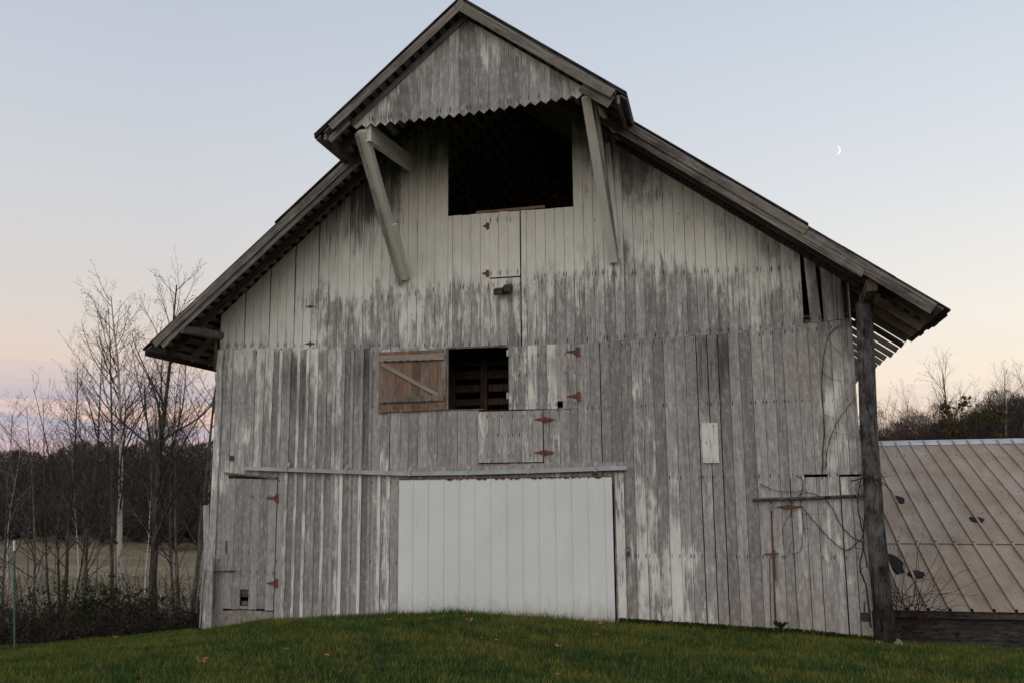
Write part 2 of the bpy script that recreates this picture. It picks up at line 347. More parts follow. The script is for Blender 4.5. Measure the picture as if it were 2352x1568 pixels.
# worn lettering: paint film broken up along the grain
M = Mat('worn_lettering', .9, 0, .1); g = M.noise(M.vec((60, 20, 5)), 1, 5, .7)
M.col((.15, .125, .125, 1)); tr = M.n('ShaderNodeBsdfTransparent'); mxs = M.n('ShaderNodeMixShader'); M.l(M.rng(g, .45, .62, 0, .42), mxs.inputs[0])
M.l(tr.outputs[0], mxs.inputs[1]); M.l(M.b.outputs[0], mxs.inputs[2]); M.l(mxs.outputs[0], M.out.inputs[0]); M_LETTER = M.m

# ------------------------------------------------------------------ ground shape
def sstep(a, b, v): t = np.clip((v-a)/(b-a), 0, 1); return t*t*(3-2*t)
GX = [-60, -25, -10.83, -7.81, -5.99, -4.71, -2.18, -.98, .16, 1.82, 3.96, 4.96, 6.25, 8.35, 14, 40, 80]
GZ = [-3.2, -1.6, -.68, -.38, -.19, .02, .19, .25, .21, .13, .04, .01, -.09, -.17, -.4, -1.2, -2.]
def lawn_z(x, y):
    b = np.interp(x, GX, GZ)
    return b+.0462*np.maximum(-y, 0)-.12*np.maximum(y, 0)+.02*np.sin(x*1.3+y*.7)*np.clip(-y-.6, 0, 1)
def ground_z(x, y):
    """meadow in the valley on the left, gentler slope on the right, hill beyond the woods"""
    b = np.interp(x, GX, GZ)
    dep = np.where(x < 2, 8.6, 8.6-(7.2)*sstep(2, 26, x))
    front = b+.0462*np.maximum(-y, 0)
    r = front-dep*(sstep(.5, 46, y)*.82+.18*sstep(.5, 5, y))+sstep(205, 330, y-.25*x)*16
    r = r+(.18*np.sin(x*.11+1)*np.sin(y*.07)+.0)*sstep(20, 60, y)
    return r
def grid(name, xs, ys, fz, mat, **k):
    X, Y = np.meshgrid(xs, ys); Z = fz(X, Y); V = np.stack([X, Y, Z], -1).reshape(-1, 3)
    nx, ny = len(xs), len(ys); i = np.arange(nx*ny).reshape(ny, nx)
    Fc = np.stack([i[:-1, :-1], i[:-1, 1:], i[1:, 1:], i[1:, :-1]], -1).reshape(-1, 4)
    o = npmesh(name, V, Fc, mat, **k); o.data.polygons.foreach_set('use_smooth', [True]*len(Fc)); return o
xs = np.concatenate([np.linspace(-900, -80, 24), np.linspace(-76, 60, 120), np.linspace(66, 900, 24)])
ys = np.concatenate([np.linspace(-300, -30, 12), np.linspace(-26, 60, 90), np.linspace(64, 340, 60), np.linspace(360, 1500, 16)])
grid('meadow', xs, ys, lambda X, Y: ground_z(X, Y)-.10, M_FIELD, kind='structure', label='olive brown mown meadow in the valley behind the barn')
grid('lawn', np.linspace(-28, 32, 200), np.concatenate([np.linspace(-60, -24, 12), np.linspace(-23.5, .95, 120)]), lawn_z, M_LAWN, kind='structure', label='dark green lawn mounded up in front of the barn')

# ------------------------------------------------------------------ barn
barn = empty('barn', (0, 0, 0), label='tall weathered whitewashed wooden barn with projecting hay hood and white sliding door', cat='barn')
RX, RZ, SL, SR = -.35, 11.0, .84, .735
def roof_top(x): return RZ-(RX-x)*SL if x < RX else RZ-(x-RX)*SR
HALF_L, HALF_R, XL, XR = -6.16, 6.10, -7.23, 7.49

PAINT = [(540,770,.9,.1,0),(600,700,.92,.02,0),(655,640,.85,.15,0),(690,790,.85,.1,0),(640,760,.92,0,0),(720,600,.85,.0,0),(800,500,.6,.75,0),(860,470,.5,.85,0),(880,540,.8,.45,0),(760,540,.75,.4,0),
(900,620,.92,0,0),(800,640,.92,0,0),(730,700,.45,.1,0),(780,735,.25,.15,0),(850,720,.4,.1,0),(930,735,.55,.1,0),(1000,740,.3,.05,0),(1000,690,.42,.05,0),(1000,600,.98,0,0),(1000,520,.95,0,0),(1010,300,.5,.85,0),(980,400,.8,.25,0),(940,450,.8,.25,0),(905,430,.45,.5,0),
(1100,560,.98,0,0),(1150,625,.85,0,0),(1120,700,.4,.05,0),(1200,740,.45,0,0),(1160,780,.25,.05,0),(1250,560,.98,0,0),(1300,590,.95,0,0),(1300,650,.4,.05,0),(1300,720,.2,.05,0),(1335,280,.5,.7,0),(1330,380,.9,.15,0),(1400,520,.9,0,0),(1425,340,.2,.5,0),(1470,390,.3,.55,0),(1500,420,.6,.4,0),
(1500,540,.92,.0,.1),(1600,560,.9,.05,.2),(1700,580,.85,.1,.1),(1560,480,.85,.15,.2),(1650,500,.7,.4,0),(1450,635,.35,.1,0),(1550,650,.3,.15,0),(1450,720,.1,.1,0),(1600,720,.12,.15,0),(1700,660,.5,.1,0),(1750,600,.8,.2,0),(1850,640,.7,.25,0),(1800,720,.3,.3,0),(1900,680,.2,.55,0),(1930,700,.15,.65,0),(1870,610,.4,.6,0),(1760,565,.5,.65,0),
(510,820,.5,0,0),(520,1000,.4,0,0),(505,1200,.3,.1,0),(500,1100,.6,0,0),(575,1150,.05,.2,0),(560,1350,.1,.15,0),(560,900,.28,.08,0),(620,850,.34,.08,0),(672,850,.1,.55,0),(700,920,.2,.35,0),(740,880,.45,.15,0),(800,900,.2,.15,0),(835,870,.25,.55,0),(860,880,.15,.35,0),(650,1000,.2,.08,0),(750,1000,.15,.08,0),(850,1020,.15,.12,0),(600,1150,.12,.15,0),(560,1300,.12,.2,0),(700,1200,.2,.05,0),(850,1250,.15,.1,0),(780,1350,.2,.05,0),
(950,1000,.12,.1,0),(1100,1000,.1,.15,.1),(1200,860,.25,.0,0),(1290,860,.15,.15,.1),(1380,870,.25,.1,0),(1380,1000,.15,.1,0),(1500,900,.2,.0,.05),(1600,850,.12,.3,0),(1650,830,.05,.55,0),(1700,950,.15,.05,.1),(1780,850,.2,.1,.25),(1850,850,.12,.2,.35),(1920,800,.2,.35,.3),(1930,950,.35,.0,.2),(1550,1050,.25,.05,0),(1700,1100,.15,.05,.05),(1600,1200,.25,.05,0),(1560,1300,.75,0,0),(1475,1250,.4,0,.1),(1480,1395,.35,0,.8),(1570,1390,.6,0,.4),(1640,1300,.15,.05,0),(1700,1300,.12,.05,.1),(1700,1405,.2,.1,.6),(1850,1250,.2,.05,.2),(1900,1200,.25,0,.2),(1900,1350,.25,.05,.25),(1860,1425,.1,.2,.9),(1950,1100,.3,0,.1)]
PH = [(1060,60,.25,.3,0),(1060,150,.03,.05,0),(1180,180,.05,0,0),(1000,190,.05,.05,0),(1130,80,.7,.15,0),(1200,120,.75,.15,0),(1250,150,.7,.3,0),(1330,190,.75,.35,0),(980,130,.6,.15,0),(1020,90,.5,.1,0),(920,180,.75,.1,0),(850,240,.75,.2,0),(830,280,.7,.3,0),(930,240,.05,.1,0),(1100,230,.04,0,0),(1250,210,.2,.1,0),(1300,170,.6,.15,0)]
PA = np.array(PAINT, float); PB = np.array(PH, float)
def cond(x, z, y=0.0, A=PA):
    px, py = Pj((x, y, z)); d = ((A[:, 0]-px)**2+((A[:, 1]-py)*.75)**2+120); w = d**-1.7
    return (w@A[:, 2:])/w.sum()

YHS = -1.0
def b1_(q): return q[0] if hasattr(q, '__len__') else q
def plank(name, x0, x1, bot, top, y0, y1, parent, mat=None, rows=(), A=PA, dp=0.0, dk=0.0, lean=(0, 0), src_y=0.0, tip=None, tone=None, yj=.003, wv=None):
    """one board: bottom/top heights given at both sides (b0,b1),(t0,t1); rows = heights of its nail rows; lean = shift of the top in x"""
    mat = mat or M_SIDE; ns = 1.0 if b1_(bot) > 5 or y0 < YHS else 1.7; b0, b1 = bot if hasattr(bot, '__len__') else (bot, bot); t0, t1 = top if hasattr(top, '__len__') else (top, top)
    j = RN.uniform(-yj, yj); y0 += j; y1 += j; tn = RN.random() if tone is None else tone
    zb, zt = max(b0, b1), min(t0, t1)
    if zt-zb < .03: zt = zb+.03
    lv = set(np.round(np.linspace(zb, zt, max(2, int((zt-zb)/.55)+2))[1:-1], 3))
    for r in rows:
        for q in (r-.11, r+.11):
            if zb+.02 < q < zt-.02: lv.add(round(q, 3))
    lv = sorted(lv); cl = []
    for q in lv:
        if not cl or q-cl[-1] > .015: cl.append(q)
    lev = [(b0, b1)]+[(q, q) for q in cl]+[(t0, t1)]
    n = len(lev); m = MB(); vs = []; at = []
    dpp = dp+RN.gauss(0, .07); dkk = dk+RN.gauss(0, .05)
    H = max(.1, (t0+t1)/2-(b0+b1)/2)
    for (za, zc) in lev:
        k = ((za+zc)/2-(b0+b1)/2)/H; sx = lean[0]*k+lean[1]*(1-k)
        for (xx, yy, zz) in ((x0, y0, za), (x1, y0, zc), (x1, y1, zc), (x0, y1, za)):
            vs.append((xx+sx, yy, zz)); p, d, w = cond(xx, zz, src_y, A) if wv is None else wv
            at.append((min(1, max(0, p+dpp)), max(0, min(1, d+dkk)), tn, min(1, w)))
    fs = []; uv = []
    xm = (x0+x1)/2
    for i in range(n-1):
        a = i*4; b = a+4
        for s in range(4):
            fs.append((a+s, a+(s+1) % 4, b+(s+1) % 4, b+s))
            if s == 0:
                zc = (lev[i][0]+lev[i+1][0])/2; r = [q for q in rows if abs(q-zc) < .12]
                if r: uv += [(x0-xm, (lev[i][0]-r[0])*ns), (x1-xm, (lev[i][1]-r[0])*ns), (x1-xm, (lev[i+1][1]-r[0])*ns), (x0-xm, (lev[i+1][0]-r[0])*ns)]
                else: uv += [(9, 9)]*4
            else: uv += [(9, 9)]*4
    if tip is None:
        fs.append((3, 2, 1, 0)); uv += [(9, 9)]*4
    else:                                    # sawn point at the lower end
        vs += [(xm, y0, zb-tip), (xm, y1, zb-tip)]; at += [at[0]]*2; q = len(vs)
        fs += [(0, q-2, 1), (3, 2, q-1), (0, 3, q-1, q-2), (1, q-2, q-1, 2)]; uv += [(9, 9)]*14
    t = (n-1)*4; fs.append((t, t+1, t+2, t+3)); uv += [(9, 9)]*4
    m.add(vs, fs, at); m.uv = uv
    return m.build(name, mat, parent)

def wall_top(x): return roof_top(x)-.10
def line(pts, x):                              # height on the front wall of a surveyed line of picture points
    q = [U(*p) for p in pts]; return float(np.interp(x, [a[0] for a in q], [a[2] for a in q]))
BREAK = [(497, 801), (640, 800), (1000, 798), (1170, 795), (1325, 787), (1440, 779), (1700, 762), (1955, 735)]
def zbreak(x): return line(BREAK, x)
ROWU = [(497, 690), (800, 688), (930, 680), (1000, 665), (1160, 652), (1200, 640), (1330, 628), (1500, 628), (1750, 620)]
G = .007
# ---- upper siding
edges = []
x = HALF_L+.02
while x < HALF_R: edges.append(x); x += .186+RN.uniform(-.008, .008)
def snap(E, v):
    i = int(np.argmin([abs(e-v) for e in E])); E[i] = v
OX0, OX1 = U(1030, 497)[0], U(1317, 475)[0]; OZ = U(1175, 487)[2]
HX = U(1195, 560)[0]; HZ = U(1195, 637)[2]
for v in (OX0, OX1, HX, -3.98, -3.32): snap(edges, v)
edges.append(HALF_R-.02)
LBX = U(1843, 670)[0]
for i in range(len(edges)-1):
    a, b = edges[i]+G/2, edges[i+1]-G/2; xm = (a+b)/2; zb = zbreak(xm)-.025+RN.uniform(-.006, .006)
    tp = (wall_top(a)+RN.uniform(-.03, .0), wall_top(b)+RN.uniform(-.03, .0)); px = Pj((xm, 0, 6))[0]
    rows = [zb+.07, line(ROWU, xm)]
    lean = (0, 0); gx = 0
    if xm < -3.98: 
        zb += .012*((i*7) % 3); gx = .006; lean = (-.01*(i % 3), 0); rows = [zb+.08]
        bb = (zb-.012, zb+.014)
    else: bb = (zb, zb)
    if OX0-.01 < xm < OX1+.01:
        top = OZ+RN.uniform(-.006, .012)
        if xm < HX and xm > U(1120, 560)[0]:             # part of the small hatch: its own board above a joint
            plank('plank', a, b, HZ+.02, top, -.034, -.012, barn, rows=[HZ+.10, OZ-.15])
            plank('plank', a, b, bb, HZ-.005, -.024, -.002, barn, rows=rows[:1]+[HZ-.09])
            continue
        plank('plank', a+(.018 if abs(a-HX) < .02 else 0), b, bb, top, -.024, -.002, barn, rows=rows); continue
    if a > LBX-.10: continue
    if b > LBX-.10: b = LBX-.012
    plank('plank', a+gx, b, bb, tp, -.024, -.002, barn, rows=rows, lean=lean)

for (p0, p1, q0, q1, lab) in (((1842, 596), (1875, 618), (1862, 742), (1887, 741), 1), ((1880, 622), (1934, 655), (1893, 739), (1939, 733), 1)):
    xa, xb, xc, xd = U(*q0)[0], U(*q1)[0], U(*p0)[0], U(*p1)[0]
    plank('plank', xa, xb, (U(*q0)[2], U(*q1)[2]), (wall_top(xc)-.02, wall_top(xd)-.02), -.030, -.008, barn, lean=(xc-xa+.02, 0), rows=[U(*q0)[2]+.07], dk=.08, A=PA)
# ---- lower siding
DX0, DX1 = U(917, 1300)[0], U(1408, 1300)[0]
WX0, WX1 = U(1026, 870)[0], U(1169, 870)[0]; WZ0, WZ1 = U(1100, 941)[2], U(1100, 799)[2]
LD = (U(520, 1250)[0], U(634, 1250)[0], U(575, 1400)[2], U(575, 1095)[2])     # left door: x0,x1,z0,z1
SH = (WX1+.002, U(1325, 860)[0])                                              # closed shutter
LDR = (U(1100, 1000)[0], U(1249, 1000)[0], U(1170, 1062)[2], U(1170, 943)[2]) # loading door
RDX0 = U(1822, 1250)[0]
def gz(x): return float(lawn_z(np.array(x), np.array(-.05)))-.25
edges = []; x = HALF_L+.04
while x < HALF_R: edges.append(x); x += .194+RN.uniform(-.008, .008)
for v in (LD[0], LD[1], WX0, WX1, SH[1], LDR[0], LDR[1], U(1437, 1250)[0], DX0, RDX0): snap(edges, v)
edges.append(HALF_R)
ROW1 = [(497, 925), (900, 932), (1300, 940), (1440, 933), (1700, 925), (1980, 915)]
ROW2 = [(497, 1100), (900, 1108), (1440, 1098), (1980, 1088)]
ROW3 = [(497, 1285), (900, 1290), (1440, 1275), (1980, 1280)]
TR = [(562, 1080), (700, 1083), (940, 1091), (1440, 1079), (1980, 1079)]
zgap = U(1890, 1093)[2]
for i in range(len(edges)-1):
    a, b = edges[i]+G/2, edges[i+1]-G/2; xm = (a+b)/2
    top = zbreak(xm)+.02; bot = gz(xm); warp = RN.uniform(-.004, .004)
    rows = [line(ROW1, xm), line(ROW2, xm), line(ROW3, xm), zbreak(xm)-.09]
    segs = [(bot, top)]
    if LD[0] <= xm <= LD[1]: segs = [(line([(500, 1088), (640, 1096)], xm), top)]
    if WX0 <= xm <= WX1: segs = [(bot if 0 else line(TR, xm)+.0, WZ0-.003)]
    if SH[0] <= xm <= SH[1]: segs = [(line(TR, xm), WZ0-.01)]
    if LDR[0] <= xm <= LDR[1]: segs = [(line(TR, xm), LDR[2]-.012), (LDR[3]+.004, WZ0-.003)] if xm < WX1 else [(line(TR, xm), LDR[2]-.012)]
    if DX0 <= xm <= DX1+.1:
        segs = [(U(1200, 1112)[2] if q[0] < 3.2 else q[0], q[1]) for q in segs]
        if not (WX0 <= xm <= SH[1]): segs = [(U(1200, 1112)[2], top)]
    if xm > RDX0: segs = [(zgap+.035+(.0 if i % 3 else -.06), top), (bot, zgap-.01)]
    for (q0, q1) in segs:
        if q1-q0 < .05: continue
        s = -.005 if (q1 < zgap and xm > RDX0) else 0
        yb = (-.022 if i % 2 else -.018)+s
        A = 0; dp = RN.gauss(-.01, .10); dk = max(0, RN.gauss(0.04, .13)); leanq = (0, 0)
        if xm > 5.0 and q0 < 1 : leanq = (0, .008*(i % 3-1))
        plank('plank', a+(.01 if RN.random() < .08 else 0), b, (q0+RN.uniform(-.008, .008),)*2, q1, yb, yb+.022, barn, rows=rows, dp=dp, dk=dk, lean=leanq)
# battens on the left half (white paint kept on the lowest ones)
BW = .062
for i in range(len(edges)):
    e = edges[i]
    if e < LD[0]+.3 or e > U(1030, 1000)[0]: continue
    sections = []
    tz = line(TR, e)
    if e > LD[1]+.1 and e < DX0-.05: sections.append((gz(e), tz-.01, (.62 if RN.random() < .7 else .1) if U(765, 1250)[0] < e else .08))
    if e < WX0-.1 and (e < U(868, 870)[0]): sections.append((tz+.06, zbreak(e)-.02, .04))
    elif e < U(1030, 1000)[0]: pass
    for q0, q1, dp in sections:
        plank('batten', e-BW/2, e+BW/2, q0+RN.uniform(0, .02), q1-RN.uniform(0, .02), -.042, -.0225, barn, dp=dp+RN.gauss(0, .16), rows=(), tone=RN.uniform(.5, 1), dk=-.1 if q1 < 3 else 0)

# ---- corner boards at the left edge, foundation
plank('corner_board', HALF_L-.01, HALF_L+.13, .22, zbreak(-6)-.02, -.05, -.026, barn, dp=.05, rows=[4.5, 3.2, 1.5])
plank('corner_board', HALF_L-.16, HALF_L-.03, .12, 2.2, -.03, -.006, barn, dp=-.2, lean=(-.03, .10))
m = MB(); p = [U(496, 1437), U(632, 1420), U(632, 1404), U(560, 1400), U(496, 1403)]
m.prism([(HALF_L+.03, -.9), (LD[1], -.9), (LD[1], p[2][2]), (p[3][0], p[3][2]), (HALF_L+.03, p[4][2])], -.02, .3); m.build('foundation', M_STONE, barn)

# ---- left low door
ldoor = MB(); ldoor.box((LD[0]+.05, .005, LD[2]+.3), (LD[1]-.05, .03, LD[2]+.45)); ldoor = ldoor.build('side_door', M_RAFT, barn, label='grey plank door low on the left of the wall')
nb = 6; w = (LD[1]-LD[0])/nb
for i in range(nb):
    a = LD[0]+i*w+.003; b = a+w-.006; z1 = line([(520, 1098), (600, 1099), (634, 1097)], a)
    z0 = U(560, 1397)[2]+RN.uniform(-.015, .015)
    if i == 2: z0 = U(560, 1352)[2]
    if i == 2: plank('plank', a, b, U(560, 1397)[2]-.0, U(560, 1390)[2], -.028, -.006, ldoor)
    plank('plank', a, b, z0, z1, -.032, -.008, ldoor, rows=[z1-.35, z0+.7, z0+.25], dk=.12, dp=-.10)
m = MB(); q = U(563, 1366); m.box((q[0]-.1, .03, q[2]-.03), (q[0]+.1, .06, q[2]+.02)); q = U(563, 1382); m.box((q[0]-.1, .03, q[2]-.06), (q[0]+.1, .07, q[2]+.02)); m.build('crosspiece', M_RAKE, ldoor)
m = MB(); m.beam(tuple(U(516, 1085, -.05)), tuple(U(634, 1097, -.05)), .05, .035); m.build('door_header', M_RAKE, barn)
m = MB(); m.tube([U(487, 1312, -.07), U(540, 1310, -.07)], .012, 6); m.build('latch_bar', M_BLACK, barn)
m = MB(); q = U(532, 1051, -.03); m.tube([q+np.array([0, -.012, 0]), q+np.array([0, .01, 0])], .055, 14); m.build('vent_hole', M_BLACK, barn)

# ---- hinges
def strap(parent, tipx, tipy, platex, y=-.05, mat=None, name='hinge', hs=.8):
    """T hinge: triangular strap and upright plate"""
    mat = mat or M_RUSTP; t = U(tipx, tipy, y); p = U(platex, tipy, y); s = 1 if p[0] > t[0] else -1; m = MB()
    pts = [(t[0], t[2]-.008), (p[0]-.02*s, p[2]-.052*hs), (p[0]-.02*s, p[2]+.052*hs), (t[0], t[2]+.008)]
    if s < 0: pts = pts[::-1]
    m.prism(pts, y, y+.012)
    x0, x1 = sorted((p[0]-.022*s, p[0]+.045*s*hs)); m.prism([(x0+.002, p[2]-.105*hs), (x1, p[2]-.105*hs), (x1, p[2]+.105*hs), (x0+.002, p[2]+.105*hs)], y-.003, y+.011)
    m.tube([(p[0]-.02*s, y-.004, p[2]-.07), (p[0]-.02*s, y-.004, p[2]+.07)], .012, 6)
    return m.build(name, mat, parent)
def diamond(parent, px, py, hw=.20, hh=.035, y=-.05, mat=None):
    c = U(px, py, y); m = MB(); m.prism([(c[0]-hw, c[2]), (c[0]-.03, c[2]-hh), (c[0]+.03, c[2]-hh), (c[0]+hw, c[2]), (c[0]+.03, c[2]+hh), (c[0]-.03, c[2]+hh)], y, y+.012)
    m.tube([(c[0], y-.004, c[2]-hh-.01), (c[0], y-.004, c[2]+hh+.01)], .011, 6); return m.build('hinge', mat or M_RUSTP, parent)
strap(ldoor, 612, 1143, 635, -.05); strap(ldoor, 612, 1338, 633, -.05)
m = MB(); q = U(519, 1255, -.05); m.box((q[0]-.012, -.05, q[2]-.12), (q[0]+.012, -.03, q[2]+.12)); m.build('door_latch', M_RUST, ldoor)
diamond(barn, 713, 704, .115, .022, -.036); diamond(barn, 712, 789, .12, .024, -.036)
strap(barn, 1109, 519, 1120, -.046, hs=.55); strap(barn, 1107, 628, 1120, -.046, hs=.55)

# ---- open brown shutter with Z brace
shut = MB(); sx0, sx1 = U(870, 870, -.05)[0], U(1025, 870, -.05)[0]; zt0, zt1 = U(870, 809, -.05)[2], U(1022, 802, -.05)[2]; zb0, zb1 = U(872, 947, -.05)[2], U(1025, 940, -.05)[2]
shut.beam((sx0+.02, -.082, zb0+.235), (sx1-.03, -.082, zb1+.225), .035, .115); shut = shut.build('shutter', M_DOORW, barn, label='open brown plank shutter with a Z brace')
sa = np.zeros((len(shut.data.vertices), 4), 'f'); sa[:] = (.55, .55, .4, .3); ca = shut.data.color_attributes.new('w', 'FLOAT_COLOR', 'POINT'); ca.data.foreach_set('color', sa.ravel())
nb = 8; w = (sx1-sx0)/nb
for i in range(nb):
    a = sx0+i*w+.002; b = a+w-.004; k0 = (a-sx0)/(sx1-sx0); f0 = lambda u, v: u+(v-u)*k0
    plank('plank', a, b, f0(zb0, zb1)+RN.uniform(-.01, .01), f0(zt0, zt1), -.063, -.040, shut, M_DOORW, wv=(.30+.1*(i in (0, 7)), .34+.14*(i in (5, 2)), RN.uniform(0, .9)), rows=[f0(zb0, zb1)+.08])
def attbeam(p0, p1, w, h, par, mat, att, name='brace', up=(0, 0, 1), taper=1.0):
    return obeam(name, p0, p1, w, h, mat, par, up, att if att != (0, 0, 0, 0) else None, taper)
attbeam((sx0+.02, -.082, zt0-.135), (sx1-.03, -.082, zt1-.145), .035, .12, shut, M_DOORW, (.75, .30, .8, .1))
attbeam((sx0+.06, -.079, zt0-.225), (sx1-.16, -.079, zb1+.285), .03, .075, shut, M_DOORW, (.75, .30, .6, .1))
# stains where the battens have rotted
for zz, za, zc in ((0, zt0-.19, zt1-.20), (1, zb0+.185, zb1+.175)):
    for k in range(7):
        xx = sx0+.15+k*.155; m = MB(); zq = za+(zc-za)*(xx-sx0)/(sx1-sx0); m.prism([(xx-.06, zq), (xx, zq-.014), (xx+.06, zq), (xx, zq+.016)], -.103, -.098); m.build('rot_mark', M_BLACK, shut)
m = MB(); q = U(893, 886, -.066)
for (px, py, r) in ((1148, 560, 1), ): pass
for (pa, pb, w_, h_) in ((1150, 1164, .055, .035), (1162, 1168, .05, .022), (1182, 1154, .045, .05), (1172, 1185, .05, .04)):
    q = U(pa/1.3061, pb/1.3061, -.0655); n_ = 10; m.prism([(q[0]+math.cos(t)*w_*RN.uniform(.6, 1.1), q[2]+math.sin(t)*h_*RN.uniform(.6, 1.1)) for t in [2*math.pi*k/n_ for k in range(n_)]], -.0665, -.064)
m.build('blue_paint_mark', M_BLUE, shut)
m = MB(); q = U(921, 944, -.07); m.tube([q+np.array([.02*math.cos(t), 0, .035*math.sin(t)]) for t in np.linspace(0, 6.28, 12)], .005, 5); m.build('padlock', M_PALE, shut)
m = MB(); m.box((sx1+.004, -.05, zb1), (sx1+.04, -.01, zt1)); m.build('jamb', M_RAKE, barn)
# window frame
m = MB(); m.box((WX0, -.04, WZ1-.0), (WX1, -.01, WZ1+.035)); m.build('lintel', M_RAKE, barn)
m = MB(); m.box((WX0, -.03, WZ0+.0), (WX0+.72, .02, WZ0+.022)); m.build('sill', M_RAKE, barn)

# ---- closed grey shutter right of the opening
sh = MB(); sh.box((SH[0]+.05, .004, WZ0+.2), (SH[1]-.05, .03, WZ0+.32)); sh = sh.build('shutter', M_RAFT, barn, label='closed grey plank shutter with two rusty strap hinges')
nb = 7; w = (SH[1]-SH[0])/nb
for i in range(nb):
    a = SH[0]+i*w+.002; b = a+w-.004; zt = line([(1170, 796), (1325, 788)], a); zb = line([(1170, 941), (1325, 938)], a)
    if i == 5: zb += .14
    if i == 5: plank('plank', a+w*.55, b, zb-.14, zb, -.036, -.012, sh)
    plank('plank', a, b, zb+.004, zt-.004, -.036, -.012, sh, rows=[zb+.09, zt-.2, zt-.55], dp=RN.gauss(0, .05)+(.22 if i == 4 else 0), dk=.02)
strap(sh, 1300, 807, 1327, -.054); strap(sh, 1302, 909, 1328, -.054)
for py in (810, 908): 
    m = MB(); q = U(1167, py, -.045); m.box((q[0]-.03, -.047, q[2]-.06), (q[0]+.005, -.037, q[2]+.06)); m.build('cleat', M_GALV, sh)
# ---- loading door below
ld = MB(); ld.box((LDR[0]+.05, .004, LDR[2]+.2), (LDR[1]-.05, .03, LDR[2]+.32)); ld = ld.build('loading_door', M_RAFT, barn, label='grey plank loading door with two diamond shaped rusty hinges')
nb = 6; w = (LDR[1]-LDR[0])/nb
for i in range(nb):
    a = LDR[0]+i*w+.002; b = a+w-.004
    plank('plank', a, b-(.012 if i == nb-1 else 0), LDR[2]+.008, LDR[3]-.004, -.040, -.016, ld, rows=[LDR[2]+.13, LDR[3]-.1, LDR[3]-.45], dp=.22 if i == 0 else .02, wv=None)
diamond(barn, 1250, 962, .20, .042, -.056); diamond(barn, 1250, 1038, .20, .042, -.056)

# ---- sliding door track
m = MB(); m.beam(U(937, 1082, -.04), U(1432, 1068, -.04), .03, .13); m.a = [(.12, 0, .5, 0)]*len(m.v); m.build('header_board', M_SIDE, barn)
m = MB(); pts = [(560, 1074), (700, 1079), (850, 1084), (935, 1087), (1070, 1085), (1250, 1080), (1440, 1073)]
for a, b in zip(pts[:-1], pts[1:]): m.beam(U(*a, -.10), U(*b, -.10), .055, .075)
m.build('door_track', M_GALV, barn)
for px, py in ((658, 1074), (794, 1079), (940, 1084), (1073, 1082), (1213, 1079), (1367, 1073)):
    m = MB(); q = U(px, py, -.14); m.box((q[0]-.018, -.145, q[2]-.07), (q[0]+.018, -.13, q[2]+.06)); m.box((q[0]-.034, -.065, q[2]+.02), (q[0]+.034, -.055, q[2]+.11)); m.build('track_bracket', M_GALV, barn)

# ---- white sliding door
door = empty('sliding_door', (0, -.11, .2)); door.parent = barn; door['label'] = 'white ribbed sheet metal sliding door'
YD = -.11
tl, tr_, br, bl = U(917, 1101, YD), U(1405, 1094, YD), U(1411, 1424, YD), U(919, 1404, YD)
nr = 13; S = 4
def door_x(u): return tl[0]+(tr_[0]-tl[0])*u
ribs = [(i+.9)/(nr+.4) for i in range(nr)]; cuts = [0, ribs[3]+.012, ribs[6]+.012, ribs[9]+.012, 1.0]
for s in range(S):
    m = MB(); prof = []; u0, u1 = cuts[s], cuts[s+1]; prof.append((u0, 0))
    for r in ribs:
        if u0 < r < u1-.001:
            prof += [(r-.0050, 0), (r-.0028, -.015), (r+.0028, -.015), (r+.0050, 0)]
            for d in (.024, .048):
                if r+d+.002 < u1 and r+d < 1: prof += [(r+d-.0015, 0), (r+d, -.002), (r+d+.0015, 0)]
    prof.append((u1, 0)); prof = [q for i, q in enumerate(prof) if i == 0 or q[0] > prof[i-1][0]+1e-5]
    vs = []
    for (u, d) in prof:
        xx = door_x(u); zt = tl[2]+(tr_[2]-tl[2])*u; zb = -.25; yy = YD+d-(.004 if s % 2 else 0)
        vs += [(xx, yy, zb), (xx, yy, zt), (xx, yy+.006, zb), (xx, yy+.006, zt)]
    fs = []
    for i in range(len(prof)-1):
        a = i*4; b = a+4; fs += [(a, b, b+1, a+1), (a+2, a+3, b+3, b+2), (a+1, b+1, b+3, a+3)]
    a = (len(prof)-1)*4; fs += [(0, 1, 3, 2), (a, a+2, a+3, a+1)]
    m.add(vs, fs); m.build('metal_sheet', M_DOOR, door)
m = MB(); m.box((tl[0]+.01, YD+.008, -.2), (tr_[0]-.01, YD+.045, tl[2]-.03)); m.build('door_frame', M_RAFT, door)
m = MB(); m.beam((tl[0], YD+.0, tl[2]+.008), (tr_[0], YD+.0, tr_[2]+.008), .03, .014); m.build('top_trim', M_RUST, door)
m = MB()                                     # flaked rust teeth under the trim
for k in range(38):
    u = RN.uniform(.22, .98); x = door_x(u); zt = tl[2]+(tr_[2]-tl[2])*u; w = RN.uniform(.012, .06); m.prism([(x-w, zt), (x-w*.3, zt-RN.uniform(.008, .03)), (x+w*.4, zt-RN.uniform(.005, .025)), (x+w, zt)], YD-.016, YD-.0125)
m.build('rust_flakes', M_BLACK, door, kind='stuff')
for px in (973, 1366):
    m = MB(); q = U(px, 1093, -.10); m.box((q[0]-.012, -.11, q[2]-.06), (q[0]+.012, -.09, q[2]+.05)); m.tube([(q[0]-.05, -.1, q[2]+.045), (q[0]+.05, -.1, q[2]+.045)], .018, 8); m.build('hanger', M_BLACK, door)
# screws down the ribs
m = MB()
for r in ribs:
    for zz in (.55, 1.15, 1.8, 2.5): 
        if RN.random() < .8: m.box((door_x(r)-.016, YD-.014, zz-.005), (door_x(r)-.008, YD-.004, zz+.005))
m.build('screws', M_RUST, door, kind='stuff')
